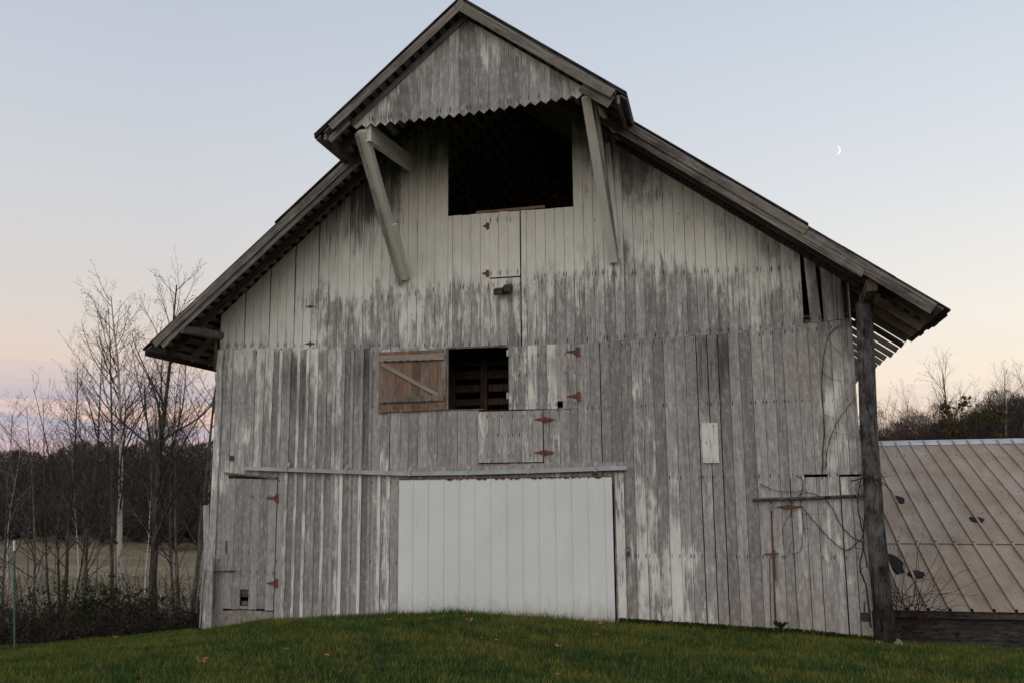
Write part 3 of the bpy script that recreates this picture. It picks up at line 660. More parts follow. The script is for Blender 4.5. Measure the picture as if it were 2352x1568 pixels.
# painted post right of the door
xa, xb = U(1413, 1250)[0], U(1437, 1250)[0]
plank('door_post', xa+.03, xb, gz(1.9), U(1425, 1085)[2], -.055, -.025, barn, dp=.35, dk=.12)
m = MB(); q = U(1443, 1265, -.05); m.box((q[0]-.02, -.06, q[2]-.07), (q[0]+.02, -.035, q[2]+.07)); m.build('handle', M_BLACK, barn)
m = MB(); q = U(1443, 1262, -.07); m.tube([q+np.array([.012*math.cos(t), 0, .022*math.sin(t)]) for t in np.linspace(0, 6.28, 10)], .006, 5); m.build('padlock', M_PALE, barn)
# nailed pale board
a, b = U(1611, 971, -.05), U(1652, 1062, -.05)
plank('patch_board', a[0], b[0], b[2], a[2], -.048, -.026, barn, wv=(.62, .16, .05), rows=[a[2]-.06, b[2]+.06, (a[2]+b[2])/2], dp=.1)
# right low door hardware
m = MB(); m.tube([U(1728, 1147, -.09), U(1860, 1143, -.09), U(2014, 1136, -.12)], .028, 8); m.build('door_rail', M_POLE, barn)
m = MB(); m.tube([U(1771, 1150, -.06), U(1775, 1270, -.06), U(1781, 1436, -.06)], .014, 6); m.tube([U(1755, 1272, -.07), U(1788, 1270, -.07)], .014, 6); m.tube([U(1777, 1262, -.07), U(1779, 1330, -.07)], .022, 6); m.build('latch_rod', M_RUST, barn)
m = MB(); m.tube([U(1771, 1155, -.07), U(1772, 1172, -.07)], .028, 8); m.build('insulator', M_STONE, barn)
diamond(barn, 1811, 1163, .21, .035, -.05, M_RUST)
m = MB(); a, b = U(1690, 1300), U(1768, 1437)
for (p0, p1, wd) in (((1767, 1280), (1771, 1436), .014), ((1833, 1400), (1838, 1447), .012), ((1985, 1380), (1986, 1420), .02)):
    m.beam(U(*p0, -.0245), U(*p1, -.0245), .004, wd, up=(1, 0, 0))
m.build('split', M_BLACK, barn)
m = MB(); q0, q1 = U(1977, 1405, -.027), U(2000, 1426, -.027); m.box((q0[0], -.03, q1[2]), (q1[0], -.02, q0[2])); m.build('vent_hole', M_BLACK, barn)

# lettering, almost weathered away
def letters(txt, px, py, h, mb):
    q = U(px, py, -.0285); cu = bpy.data.curves.new('lettering', 'FONT'); cu.body = txt; cu.size = h; cu.extrude = .0008
    o = bpy.data.objects.new('lettering', cu); me = o.to_mesh()
    mb.add([(q[0]+v.co.x, q[1]-v.co.z, q[2]+v.co.y) for v in me.vertices], [tuple(p.vertices) for p in me.polygons])
    o.to_mesh_clear(); bpy.data.objects.remove(o); bpy.data.curves.remove(cu)
lt = MB()
for ch, px, py in (('H', 1075, 674), ('E', 1096, 672), ('N', 1110, 668), ('R', 1127, 664), ('W', 1174, 662), ('A', 1190, 660), ('S', 1206, 656), ('C', 1218, 655), ('H', 1234, 654), ('A', 1252, 652), ('L', 1274, 652), ('L', 1289, 652)):
    letters(ch, px, py, .16, lt)
lt.build('lettering', M_LETTER, barn)

# ---- hay hood front
YH = -2.02
hx0, hx1 = U(808, 290, YH)[0], U(1362, 215, YH)[0]
HB = [U(808, 291, YH), U(1080, 259, YH), U(1350, 216, YH)]
def hood_b(x): return float(np.interp(x, [q[0] for q in HB], [q[2] for q in HB]))
n = 24; w = (hx1-hx0)/n
for i in range(n):
    a = hx0+i*w+.002; b = a+w-.004; xm = (a+b)/2; c_ = roof_top(a)-.22, roof_top(b)-.22
    zb = hood_b(xm)+.02
    plank('hood_plank', a, b, zb, c_, YH, YH+.022, barn, A=PB, src_y=YH, rows=[zb+.08], tip=.078, dp=RN.gauss(0, .03))
# hood framing: lower beam, braces, arms
attbeam((hx0+.1, YH+.09, hood_b(hx0)+.10), (hx1-.05, YH+.09, hood_b(hx1)+.10), .12, .14, barn, M_RAFT, (0, 0, 0, 0), 'hood_beam')
pt = lambda px, py, y: tuple(U(px, py, y))
W_ = (.8, .1, .7, 0)
attbeam(pt(846, 306, YH+.06), pt(945, 378, -.04), .11, .30, barn, M_WHITEW, W_, 'hood_arm')
attbeam(pt(832, 300, YH+.03), pt(928, 640, -.06), .17, .16, barn, M_WHITEW, (.85, .08, .6, 0), 'hood_brace')
attbeam(pt(822, 305, YH+.02), pt(921, 652, -.05), .05, .20, barn, M_WHITEW, (.45, .4, .3, .2), 'hood_brace')
attbeam(pt(905, 515, -.85), pt(933, 636, -.10), .13, .05, barn, M_WHITEW, (.85, .05, .9, 0), 'brace_splice', up=(0, 1, .3))
attbeam(pt(1347, 222, YH+.03), pt(1410, 600, -.06), .16, .16, barn, M_WHITEW, (.85, .08, .7, 0), 'hood_brace')
attbeam(pt(1366, 225, YH+.12), pt(1417, 596, -.04), .05, .18, barn, M_WHITEW, (.4, .4, .3, .2), 'hood_brace')
attbeam(pt(1356, 214, YH+.08), (OX1+.95, -.04, hood_b(hx1)-.02), .09, .2, barn, M_WHITEW, (.7, .3, .5, 0), 'hood_arm')
attbeam(pt(1396, 330, -.06), pt(1420, 596, -.03), .09, .05, barn, M_WHITEW, (.65, .1, .5, 0), 'wall_stud', up=(0, 1, 0))
m = MB(); q = U(1062, 33, YH-.05); m.tube([q, q+np.array([.0, -.10, .0]), q+np.array([-.07, -.16, .08])], .03, 7); m.build('pulley_hook', M_BLACK, barn)

# ---- roof
YM, YHF, YB = -1.03, -2.30, 13.0
def under(x, d): return roof_top(x)-d
HXL, HXR = -3.07, 2.52
def slope_pt(x, y, d=0.0): return (x, y, roof_top(x)-d)
# roof covering: left and right, with ragged eaves
def covering(side):
    xe = XL if side < 0 else XR; hx = HXL if side < 0 else HXR; m = MB(); T = .032
    ysteps = [YHF, YM]+list(np.linspace(YM, YB, 40)[1:])
    for a, b in zip(ysteps[:-1], ysteps[1:]):
        e0 = e1 = hx if b <= YM+1e-6 else xe
        if b > YM+1e-6:
            e0 += RN.uniform(-.02, .02)*1; e1 = e0
            if side > 0 and a > 2.0: e0 = e1 = xe-.62-RN.uniform(0, .14)-min(.8, (a-2.0)*.22)
        for k in range(10):
            xa = RX+(e0-RX)*k/10; xb = RX+(e0-RX)*(k+1)/10; jz = RN.uniform(0, .008)
            q = [(xa, a, roof_top(xa)+jz), (xb, a, roof_top(xb)+jz), (xb, b, roof_top(xb)+jz), (xa, b, roof_top(xa)+jz)]
            if side > 0: q = q[::-1]
            m.slabz(q, (0, 0, -T+.001))
    return m.build('roof_covering', M_ROOF, barn)
covering(-1); covering(1)
def overlay(side):
    """thicker upper layer of roofing that ends part way down the slope"""
    hx = (HXL if side < 0 else HXR); xe = -4.45 if side < 0 else 5.38; m = MB()
    for (y0, y1, x0, x1) in ((YHF-.02, YM-.03, RX, hx), (YM-.03, YB, RX, xe)):
        for k in range(8):
            xa = x0+(x1-x0)*k/8; xb = x0+(x1-x0)*(k+1)/8
            q = [(xa, y0, roof_top(xa)+.042), (xb, y0, roof_top(xb)+.042), (xb, y1, roof_top(xb)+.042), (xa, y1, roof_top(xa)+.042)]
            if side > 0: q = q[::-1]
            m.slabz(q, (0, 0, -.03))
    return m.build('roof_overlay', M_ROOF, barn)
overlay(-1); overlay(1)
# laths
for side in (-1, 1):
    sl = SL if side < 0 else SR; nrm = Vector((-sl if side < 0 else sl, 0, 1)).normalized(); along = Vector((side, 0, -sl)).normalized()
    tot = (abs((XL if side < 0 else XR)-RX)-.02)*math.sqrt(1+sl*sl); s = .12; k = 0
    while s < tot:
        p = Vector((RX, 0, RZ))+along*s-nrm*(.036+.013); y0 = YHF+.03 if side*p.x < side*(HXL if side < 0 else HXR) else YM+.03
        y1 = YB-.02
        if side > 0 and p.x > XR-.62: y1 = 1.9+RN.uniform(0, .25)
        elif side > 0 and p.x > XR-1.3: y1 = 2.2+(XR-.6-p.x)*4
        lw = .115+RN.uniform(-.02, .02); inner = HALF_L < p.x < HALF_R; obeam('lath', (p.x, y0+RN.uniform(0, .02), p.z), (p.x, .35 if inner else y1, p.z), lw, .024, M_LATH, barn, up=tuple(nrm))
        if inner: obeam('lath', (p.x, .352, p.z), (p.x, y1, p.z), lw, .024, M_LATHI, barn, up=tuple(nrm))
        s += .215+RN.uniform(-.015, .015)
# rafters
for side in (-1, 1):
    sl = SL if side < 0 else SR; nrm = Vector((-sl if side < 0 else sl, 0, 1)).normalized()
    ys_ = [-1.62, -.42]+[.35+.66*i for i in range(19)]
    for y in ys_:
        xe = (XL if side < 0 else XR)-side*.10
        if y < YM: xe = (HXL if side < 0 else HXR)-side*.08
        if side > 0 and y > 2.2: xe = XR-.04-RN.uniform(0, .05)
        p0 = Vector((RX, y, RZ))-nrm*(.062+.075); p1 = Vector((xe, y, roof_top(xe)))-nrm*(.062+.075)
        obeam('rafter', p0, p1, .05, .145 if y < 2 else .11, M_RAFT if (y < .2 or (side > 0 and y > 2)) else M_INR, barn, up=tuple(nrm))
# rake boards
def rake(side, x0, x1, y, hgt, off, name='rake_board', mat=None, th=.03):
    sl = SL if side < 0 else SR; nrm = Vector((-sl if side < 0 else sl, 0, 1)).normalized(); p0 = Vector((x0, y, roof_top(x0)))-nrm*(off+hgt/2); p1 = Vector((x1, y, roof_top(x1)))-nrm*(off+hgt/2)
    return obeam(name, p0, p1, th, hgt, mat or M_RAKE, barn, up=tuple(nrm))
rake(-1, HXL+.32, -7.02, YM-.015, .15, .033); rake(-1, HXL+.32, -6.95, YM+.02, .11, .175)
rake(1, HXR-.35, 5.40, YM-.05, .15, .028); rake(1, HXR-.55, 6.33, YM-.015, .26, .036); rake(1, 6.32, 7.30, YM-.012, .20, .036)
rake(-1, RX-.0, HXL+.25, YHF-.015, .14, .033); rake(1, RX+.0, HXR-.16, YHF-.015, .17, .033)
rake(-1, RX-.1, HXL+.50, YH-.03, .09, .14, 'trim_board', M_LATH)
rake(1, HXR-.62, HXR-.13, YHF+.06, .22, .12, 'trim_board', M_RAKE)
# blocks and eave boards of the hood
for xx, hz in ((HXL+.20, .19),): attbeam((xx, YHF+.03, roof_top(xx)-hz), (xx, YM+.05, roof_top(xx)-hz), .05, .11, barn, M_RAKE, (0, 0, 0, 0), 'eave_board')
attbeam((HXR-.15, YHF+.05, roof_top(HXR-.15)-.16), (HXR-.15, YM+.05, roof_top(HXR-.15)-.16), .05, .15, barn, M_RAKE, (0, 0, 0, 0), 'eave_board')
xx = HXL+.62; attbeam((HXL+.25, YHF+.10, roof_top(HXL+.25)-.28), (xx, YHF+.10, roof_top(xx)-.26), .05, .12, barn, M_RAKE, (0, 0, 0, 0), 'lookout')
for yy in (-1.9, -1.5): attbeam((HXR-.72, yy, roof_top(HXR-.72)-.16), (HXR-.17, yy, roof_top(HXR-.17)-.20), .04, .045, barn, M_RAKE, (0, 0, 0, 0), 'lookout')
# plate beam that sticks out under the left eave, and the right one with its moss
m = MB(); m.tube([U(415, 757, -1.0), U(460, 762, -.5), U(512, 773, .05)], [.085, .10, .10], 8); m.build('plate_beam', M_RAKE, barn)
attbeam(pt(2002, 655, -.95), pt(1990, 690, .0), .17, .20, barn, M_RAFT, (0, 0, 0, 0), 'plate_beam')
attbeam(pt(497, 785, -.10), pt(495, 850, -.0), .05, .1, barn, M_RAFT, (0, 0, 0, 0), 'corner_strut')
# purlin edge beam right above the wall
rake(1, 2.2, 6.35, -.06, .14, .10, 'frieze_board', M_DARKB, .04)
# fascia along the left eave
m = MB(); m.box((XL+.06, YM+.02, roof_top(XL+.06)-.17), (XL+.085, YB-.1, roof_top(XL+.06)-.03)); m.build('fascia', M_DARKB, barn)

# ---- other walls, floors, framing
def plain_wall(name, p0, p1, ztop, zbot, ax):
    m = MB(); L_ = abs((p1-p0)); n = int(L_/.2)
    for i in range(n):
        a = p0+(p1-p0)*i/n+.003; b = p0+(p1-p0)*(i+1)/n-.003; y = RN.uniform(-.004, .004)
        zt = ztop((a+b)/2) if callable(ztop) else ztop
        z0 = zbot
        if ax == 'x0': m.box((HALF_L+y, a, z0), (HALF_L+.022+y, b, zt))
        elif ax == 'x1': m.box((HALF_R-.022+y, a, z0), (HALF_R+y, b, zt))
        elif abs((a+b)/2) < 4.4: m.box((a, 12.6+y, z0), (b, 12.622+y, 5.5)); m.box((a, 12.6+y, min(9.5, zt-.1)), (b, 12.622+y, zt))  # unseen opening added high in the rear wall to let light up to the roof
        else: m.box((a, 12.6+y, z0), (b, 12.622+y, zt))
    m.a = [(.2, .1, RN.random(), 0)]*len(m.v); return m.build(name, M_SIDE, barn, kind='stuff')
plain_wall('side_siding', .03, 12.58, wall_top(HALF_L)-.02, -3.4, 'x0'); plain_wall('side_siding', .03, 12.58, wall_top(HALF_R)-.05, -3.4, 'x1')
plain_wall('rear_siding', HALF_L+.03, HALF_R-.03, lambda x: wall_top(x)-.02, -7, 'y')
m = MB(); m.box((HALF_L+.03, .06, -.15), (HALF_R-.03, 12.58, -.05)); m.build('ground_floor', M_DARKB, barn)
m = MB(); m.box((HALF_L+.03, .10, 5.42), (HALF_R-.03, 2.98, 5.47)); m.build('loft_floor', M_IN, barn)
for zz in (5.33, 6.6, 7.6, 3.9, 2.62, 1.2):      # girts behind the siding
    for (xa, xb) in ((HALF_L+.05, DX0-.1), (DX1+.1, HALF_R-.05)) if zz < 2.7 and zz < 2.6 else ((HALF_L+.05, HALF_R-.05),):
        if zz in (3.9,) : 
            for q in ((xa, WX0-.05), (WX1+.05, xb)): attbeam((q[0], .06, zz), (q[1], .06, zz), .10, .12, barn, M_IN, (0, 0, 0, 0), 'girt')
        elif abs(zz-2.62) < .01: attbeam((xa, .06, 2.78), (xb, .06, 2.78), .08, .10, barn, M_IN, (0, 0, 0, 0), 'girt')
        elif zz > 7 : 
            attbeam((-4.1, .06, zz), (OX0-.02, .06, zz), .08, .1, barn, M_IN, (0, 0, 0, 0), 'girt'); attbeam((OX1+.02, .06, zz), (3.2, .06, zz), .08, .1, barn, M_IN, (0, 0, 0, 0), 'girt')
        else: attbeam((xa, .06, zz), (xb, .06, zz), .08, .10, barn, M_IN, (0, 0, 0, 0), 'girt')
attbeam(pt(1095, 490, .02), pt(1252, 476, .02), .10, .05, barn, M_DOORW, (.3, .2, .6, .5), 'sill')
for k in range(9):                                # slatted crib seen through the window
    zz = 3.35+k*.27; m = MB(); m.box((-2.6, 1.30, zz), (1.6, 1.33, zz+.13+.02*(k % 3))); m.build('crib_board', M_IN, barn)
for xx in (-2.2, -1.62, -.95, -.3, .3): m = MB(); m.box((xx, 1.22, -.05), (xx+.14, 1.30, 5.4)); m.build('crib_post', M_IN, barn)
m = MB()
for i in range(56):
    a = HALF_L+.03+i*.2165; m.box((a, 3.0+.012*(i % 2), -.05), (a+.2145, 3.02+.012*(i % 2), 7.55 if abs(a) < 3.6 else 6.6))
m.build('light_baffle', M_IN, barn, kind='stuff')  # added boards out of view that block sky light behind the siding gaps
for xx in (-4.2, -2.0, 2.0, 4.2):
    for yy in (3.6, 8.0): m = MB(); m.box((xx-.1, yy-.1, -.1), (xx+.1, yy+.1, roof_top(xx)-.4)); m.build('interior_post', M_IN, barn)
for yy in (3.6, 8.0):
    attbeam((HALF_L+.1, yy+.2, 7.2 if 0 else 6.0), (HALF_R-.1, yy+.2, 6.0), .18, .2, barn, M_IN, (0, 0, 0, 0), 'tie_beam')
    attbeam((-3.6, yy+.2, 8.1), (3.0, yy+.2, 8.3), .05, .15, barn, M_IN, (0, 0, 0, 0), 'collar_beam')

# ---- round pole and leaning board beside the barn
pole = MB(); pole.tube([U(1985, 703, -.18), U(1996, 1000, -.18), U(2010, 1200, -.18), U(2036, 1478, -.18)], [.138, .145, .15, .16], 18)
pole = pole.build('downpipe', M_POLE, None, smooth=True, label='thick blackened round downpipe standing against the right corner of the barn', cat='downpipe')
m = MB(); m.tube([U(1985, 708, -.18), U(1985, 699, -.18)], .146, 18); m.build('collar', M_POLE, pole)
m = MB(); m.tube([U(1986, 700, -.18), U(1988, 683, -.25), U(1998, 665, -.45), U(2004, 648, -.80)], [.11, .10, .095, .09], 12); m.build('elbow', M_POLE, pole, smooth=True)
m = MB(); m.box((6.10, -.30, -.35), (6.5, 0.02, -.02)); m.build('footing', M_STONE, pole)
lb = MB(); a, b = U(472, 1440, -.25), U(474, 1277, -.25)
lb.beam(a+np.array([.03, 0, -.15]), b+np.array([.05, 0, 0]), .03, .20, up=(1, 0, 0)); lb.a = [(.25, .1, .4, .1)]*len(lb.v)
lb.build('leaning_board', M_SIDE, None, label='short grey board leaning upright against the left corner of the barn', cat='board')
lp = MB(); lp.tube([U(459, 1440, -.3), U(463, 1370, -.3), U(468, 1305, -.3)], .016, 6)
lp.build('metal_stake', M_GALV, None, label='thin pale metal stake left of the leaning grey board', cat='stake')

# ---- floodlight
fl_ = empty('floodlight', tuple(U(1160, 668, -.05)), label='brown twin floodlight fixed to the siding below the small loft hatch', cat='floodlight')
c0 = U(1160, 668, -.05)
m = MB(); m.tube([c0+np.array([0, .02, 0]), c0+np.array([0, -.06, 0])], .07, 10); m.build('base', M_BLACK, fl_)
for dx, dz, hx, hz in ((-.09, -.04, .095, .05), (.10, .02, .11, .06)):
    c = c0+np.array([dx, -.14, dz]); m = MB(); 
    tl_ = .25 if dx > 0 else -.25
    m.beam(c+np.array([0, .08, .05]), c+np.array([0, -.06, -.03]), .13, .09, up=(0, 0, 1), taper=1.3); m.build('lamp_housing', M_RUST if dx > 0 else M_BLACK, fl_)
    m = MB(); m.beam(c+np.array([0, -.061, -.031]), c+np.array([0, -.07, -.036]), .145, .09); m.build('lamp_glass', M_GLASS, fl_)
m = MB(); m.tube([c0+np.array([-.02, -.05, .02]), c0+np.array([.05, -.12, .08])], .03, 7); m.build('knuckle', M_RUST, fl_)

# ------------------------------------------------------------------ shed
shed = empty('shed', (6.6, 2, -.5), label='low shed with a long pinkish brown ribbed metal roof beside the barn', cat='shed')
SY0, SZ0, SY1, SZ1 = 2.0, .20, 10.7, 3.62
SK = (SZ1-SZ0)/(SY1-SY0); RIB = .37
def sheet(x0, nrib, ya, yb, lift):
    m = MB(); prof = []
    for k in range(nrib):
        b = x0+k*RIB; prof += [(b, 0), (b+.006, .055), (b+.050, .055), (b+.056, 0)]
        for q in (.14, .215, .29): prof += [(b+q-.012, 0), (b+q, .006), (b+q+.012, 0)]
    prof.append((x0+nrib*RIB+.0, 0)); vs = []
    NY = 3
    for j in range(NY):
        y = ya+(yb-ya)*j/(NY-1)
        for (x, h) in prof: z_ = SZ0+(y-SY0)*SK+h+lift; vs.append((x, y, z_))
    n = len(prof); fs = [(j*n+i, j*n+i+1, (j+1)*n+i+1, (j+1)*n+i) for j in range(NY-1) for i in range(n-1)]
    v2 = [(x, y, z_-.006) for x, y, z_ in vs]; N0 = len(vs); fs += [tuple(i+N0 for i in f[::-1]) for f in fs]
    fs += [(i, i+N0, i+1+N0, i+1) for i in range(n-1)]
    m.add(vs+v2, fs); return m.build('roof_sheet', M_SHED, shed)
for k in range(9):
    x0 = 6.22+k*3*RIB; sheet(x0, 3, 4.62, SY1, .030+.003*(k % 2)); sheet(x0, 3, SY0+RN.uniform(-.015, .015), 4.70, .003*(k % 2))
m = MB(); X2 = 6.22+27*RIB
m.slabz([(6.2, SY1, SZ1), (X2, SY1, SZ1), (X2, SY1+8, SZ1-8*SK), (6.2, SY1+8, SZ1-8*SK)], (0, 0, -.03)); m.build('rear_roof', M_SHED, shed)
for k in range(4):
    a = 6.2+k*2.5; b = min(a+2.5, X2); m = MB(); m.slabz([(a, SY1-.24, SZ1-.24*SK+.052), (b+.04, SY1-.24, SZ1-.24*SK+.052), (b+.04, SY1+.03, SZ1+.075+.002*k), (a, SY1+.03, SZ1+.075+.002*k)], (0, 0, -.006)); m.beam((a, SY1+.02, SZ1+.075), (b, SY1+.02, SZ1+.075), .06, .05); m.build('ridge_cap', M_PALE, shed)
m = MB(); m.box((6.25, SY0+.06, SZ0-.14), (X2-.05, SY0+.10, SZ0+.005)); m.build('fascia', M_DARKB, shed)
for k in range(7):
    zt = SZ0-.15-k*.2; 
    for (xa, xb) in ((6.25, 9.6+.2*(k % 2)), (9.61+.2*(k % 2), 12.9), (12.91, X2-.1)): m = MB(); m.box((xa, SY0+.22+.01*(k % 2), zt-.192), (xb, SY0+.245+.01*(k % 2), zt)); m.build('wall_board', M_DARKB, shed)
m = MB(); m.box((6.25, SY0+.27, -4), (X2-.1, SY1+7.5, SZ0-.2)); m.build('shed_body', M_DARKB, shed)
m = MB()
def roof_blob(px, py, rx, ry, n=14, th=.03, name='roof_hole_rag'):
    # find the spot on the roof plane
    v = R3@np.array([px-1176., -(py-784.), -F]); t = (SZ0-SK*SY0-CAM[2]+SK*CAM[1])/(v[2]-SK*v[1]); c = CAM+v*t
    m = MB(); pts = []
    for k in range(n):
        a = 2*math.pi*k/n; r = RN.uniform(.8, 1.15); dx = math.cos(a)*rx*r; dy = math.sin(a)*ry*r; pts.append((c[0]+dx, c[1]+dy, SZ0+(c[1]+dy-SY0)*SK+.044+th*.3))
    m.slabz(pts, (0, 0, -th-.04)); return m.build(name, M_HOLE_RAG, shed)
roof_blob(2067, 1151, .12, .22); roof_blob(2244, 1197, .14, .15); roof_blob(2056, 1296, .16, .38); roof_blob(2104, 1321, .15, .13)  # black slabs: two paint the dark of open holes, two are rags
m = MB()                                           # screws with rust spots
for r in range(7):
    y = SY0+.5+r*1.2
    for k in range(27):
        for q in (.03, .2):
            if RN.random() < .3: x = 6.22+k*RIB+q+.05; zz = SZ0+(y-SY0)*SK; m.box((x-.009, y-.012, zz+.012), (x+.009, y+.012, zz+.026+.024*(y > 4.6)))
m.build('roof_screws', M_RUST, shed, kind='stuff')

# ------------------------------------------------------------------ moon, fence post
mo = MB(); d = U(1920, 346, 480.)-CAM; c = CAM+d; dist = np.linalg.norm(d); dn = d/dist; Rm = 9.7/F*dist*.985
rt = np.cross(dn, (0, 0, 1)); rt /= np.linalg.norm(rt); up = np.cross(rt, dn); tilt = math.radians(-12)
rt, up = rt*math.cos(tilt)+up*math.sin(tilt), up*math.cos(tilt)-rt*math.sin(tilt)
vs = []; na, nb = 24, 8
for i in range(na+1):                              # sunlit lune of the moon's globe
    th = math.pi*i/na-math.pi/2
    for j in range(nb+1):
        ph = math.radians(44+(90-44)*j/nb); p = c+Rm*(up*math.sin(th)+math.cos(th)*(rt*math.sin(ph)-dn*math.cos(ph))); vs.append(p)
mo.add(vs, [(i*(nb+1)+j, (i+1)*(nb+1)+j, (i+1)*(nb+1)+j+1, i*(nb+1)+j+1) for i in range(na) for j in range(nb)])
mo.build('moon', M_MOON, None, label='thin white crescent moon in the sky right of the barn', cat='moon')
a, b = U(33, 1240, -1), U(36, 1478, -1)
tp = empty('fence_post', tuple(b), label='green steel fence post with a white tip at the left edge of the lawn', cat='fence post')
m = MB(); m.beam(b-np.array([0, 0, .2]), a+(b-a)*.10, .035, .012, up=(1, 0, 0)); m.beam(b-np.array([0, .015, .2]), a+(b-a)*.10-np.array([0, .015, 0]), .008, .03, up=(1, 0, 0))
m.build('stake', M_GREENP, tp)
for k in range(20):
    q = a+(b-a)*(.2+.78*k/20); m = MB(); m.box((q[0]-.012, q[1]-.035, q[2]-.012), (q[0]+.012, q[1]-.02, q[2]+.012)); m.build('stud', M_GREENP, tp)
m = MB(); m.beam(a+(b-a)*.10, a, .036, .014, up=(1, 0, 0)); m.beam(a+(b-a)*.10-np.array([0, .015, 0]), a-np.array([0, .015, 0]), .010, .03, up=(1, 0, 0)); m.build('tip', M_WHITEP, tp)

# ------------------------------------------------------------------ trees
S3_ = None
class Tubes:
    """many thin limbs gathered as arrays"""
    def __init__(s): s.V = []; s.F = []; s.n = 0
    def add(s, P, r, k=4):
        P = np.asarray(P); n = len(P); d = np.gradient(P, axis=0); d /= np.linalg.norm(d, axis=1)[:, None]+1e-9
        ref = np.where(np.abs(d[:, 2:3]) < .9, np.array([[0, 0, 1.]]), np.array([[1., 0, 0]])); a = np.cross(d, ref); a /= np.linalg.norm(a, axis=1)[:, None]; b = np.cross(d, a)
        t = np.arange(k)*2*np.pi/k
        ring = P[:, None, :]+(a[:, None, :]*np.cos(t)[None, :, None]+b[:, None, :]*np.sin(t)[None, :, None])*np.asarray(r)[:, None, None]
        i = np.arange(n-1)[:, None]*k+np.arange(k)[None, :]; j = np.arange(n-1)[:, None]*k+(np.arange(k)[None, :]+1) % k
        s.F.append(np.stack([i, j, j+k, i+k], -1).reshape(-1, 4)+s.n); s.V.append(ring.reshape(-1, 3)); s.n += n*k
    def build(s, name, mat, **k): return npmesh(name, np.concatenate(s.V), np.concatenate(s.F), mat, **k)
def path(rng, p, d, L_, n, wob, rise):
    P = [np.array(p)]; d = np.array(d, float); d /= np.linalg.norm(d)
    for i in range(n):
        d = d+rng.normal(0, wob, 3)+np.array([0, 0, rise]); d /= np.linalg.norm(d); P.append(P[-1]+d*L_/n)
    return np.array(P), d
def grow(rng, T, p, d, L_, r, lev, spec, tips):
    n = max(3, int(spec['seg'][lev])); P, _ = path(rng, p, d, L_, n, spec['wob'][lev], spec['rise'][lev])
    rr = np.linspace(r, r*spec['taper'][lev], n+1)
    T[0 if lev == 0 else 1].add(P, rr, (7, 5, 4, 3, 3)[lev])
    if lev+1 >= len(spec['num']): tips.append(P[-1]); return
    N_ = int(spec['num'][lev+1]*(1 if lev == 0 else max(.4, min(1.5, L_/spec['ref'][lev]))))
    for i in range(N_):
        u = spec['start'][lev]+(1-spec['start'][lev])*(i+rng.random())/N_; u = min(u, .985); q = u*n; k = int(q); pos = P[k]+(P[k+1]-P[k])*(q-k)
        ax = P[k+1]-P[k]; ax /= np.linalg.norm(ax); ra = rng.normal(size=3); ra -= ax*(ra@ax); ra /= np.linalg.norm(ra)
        an = math.radians(rng.normal(spec['ang'][lev], 9)); dd = ax*math.cos(an)+ra*math.sin(an)
        ln = L_*spec['len'][lev]*(1-(.74 if lev == 0 else .62)*u**1.3)*rng.uniform(.7, 1.25); grow(rng, T, pos, dd, ln, max(.0048, rr[k]*spec['rad'][lev]*rng.uniform(.75, 1.1)), lev+1, spec, tips)
SPEC = dict(seg=(12, 7, 5, 3), wob=(.035, .09, .11, .12), rise=(.02, .07, .05, .03), taper=(.12, .2, .25, .4), num=(1, 32, 12, 9), start=(.34, .22, .2), ang=(46, 38, 35), len=(.40, .45, .45), rad=(.45, .5, .55), ref=(1, 3.5, 1.4))
def tree(px, depth_y, top_px, h=None, lean=(0, 0), seed=1, mat=None, label='', group='bare trees beside the barn', r=.10, spec=SPEC, seeds=0, leaves=0, base=None, name='bare_tree', forks=(), lmat=None):
    rng = np.random.default_rng(seed); tx, ty = top_px; top = U(tx, ty, depth_y); b = U(px, 1400, depth_y); bx = b[0]; bz = float(ground_z(np.array(bx), np.array(depth_y)))-.15 if base is None else base
    p0 = np.array([bx, depth_y, bz]); H = np.linalg.norm(top-p0); d = (top-p0)/H; H = H*.95
    t = empty(name, tuple(p0), label=label, cat='tree', group=group); T = [Tubes(), Tubes()]; tips = []; r = r*.9
    grow(rng, T, p0, d+np.array([lean[0], 0, 0]), H, r, 0, spec, tips)
    for (dx, hh, rr) in forks:
        grow(rng, T, p0+np.array([0, 0, .2]), d+np.array([dx, rng.uniform(-.1, .1), 0]), H*hh, r*rr, 0, spec, tips)
    T[0].build('trunk', mat or M_BRN, parent=t); T[1].build('crown', (mat if spec is S3_ else M_BRN), parent=t)
    if seeds:
        V = []; Fc = []; o = np.array([(1,0,0),(-1,0,0),(0,1,0),(0,-1,0),(0,0,1),(0,0,-1)], float); f = np.array([(0,2,4),(2,1,4),(1,3,4),(3,0,4),(2,0,5),(1,2,5),(3,1,5),(0,3,5)])
        tt = np.array(tips); hi = tt[tt[:, 2] > p0[2]+H*.62]
        for i, k in enumerate(rng.integers(0, len(hi), seeds)): V.append(hi[k]-np.array([0, 0, .05])+o*rng.uniform(.018, .034)); Fc.append(f+i*6)
        npmesh('seed_balls', np.concatenate(V), np.concatenate(Fc), M_SEED, parent=t, kind='stuff')
    if leaves:
        tt = np.array(tips); ce = tt[rng.integers(0, len(tt), 26)]; idx = rng.integers(0, 26, leaves); c = ce[idx]+rng.normal(0, .22, (leaves, 3))
        a = rng.normal(0, .07, (leaves, 3)); b_ = rng.normal(0, .07, (leaves, 3)); V = np.stack([c-a, c+b_, c+a, c-b_], 1).reshape(-1, 3)
        npmesh('foliage', V, np.arange(leaves*4).reshape(-1, 4), lmat or M_CLUMP, parent=t, kind='stuff')
    return t
GT = 'bare trees between the barn and the meadow'
S2 = dict(SPEC, num=(1, 36, 12, 8), start=(.34, .2, .2), ang=(44, 38, 36), len=(.36, .42, .45), rise=(.02, .09, .05, .03))
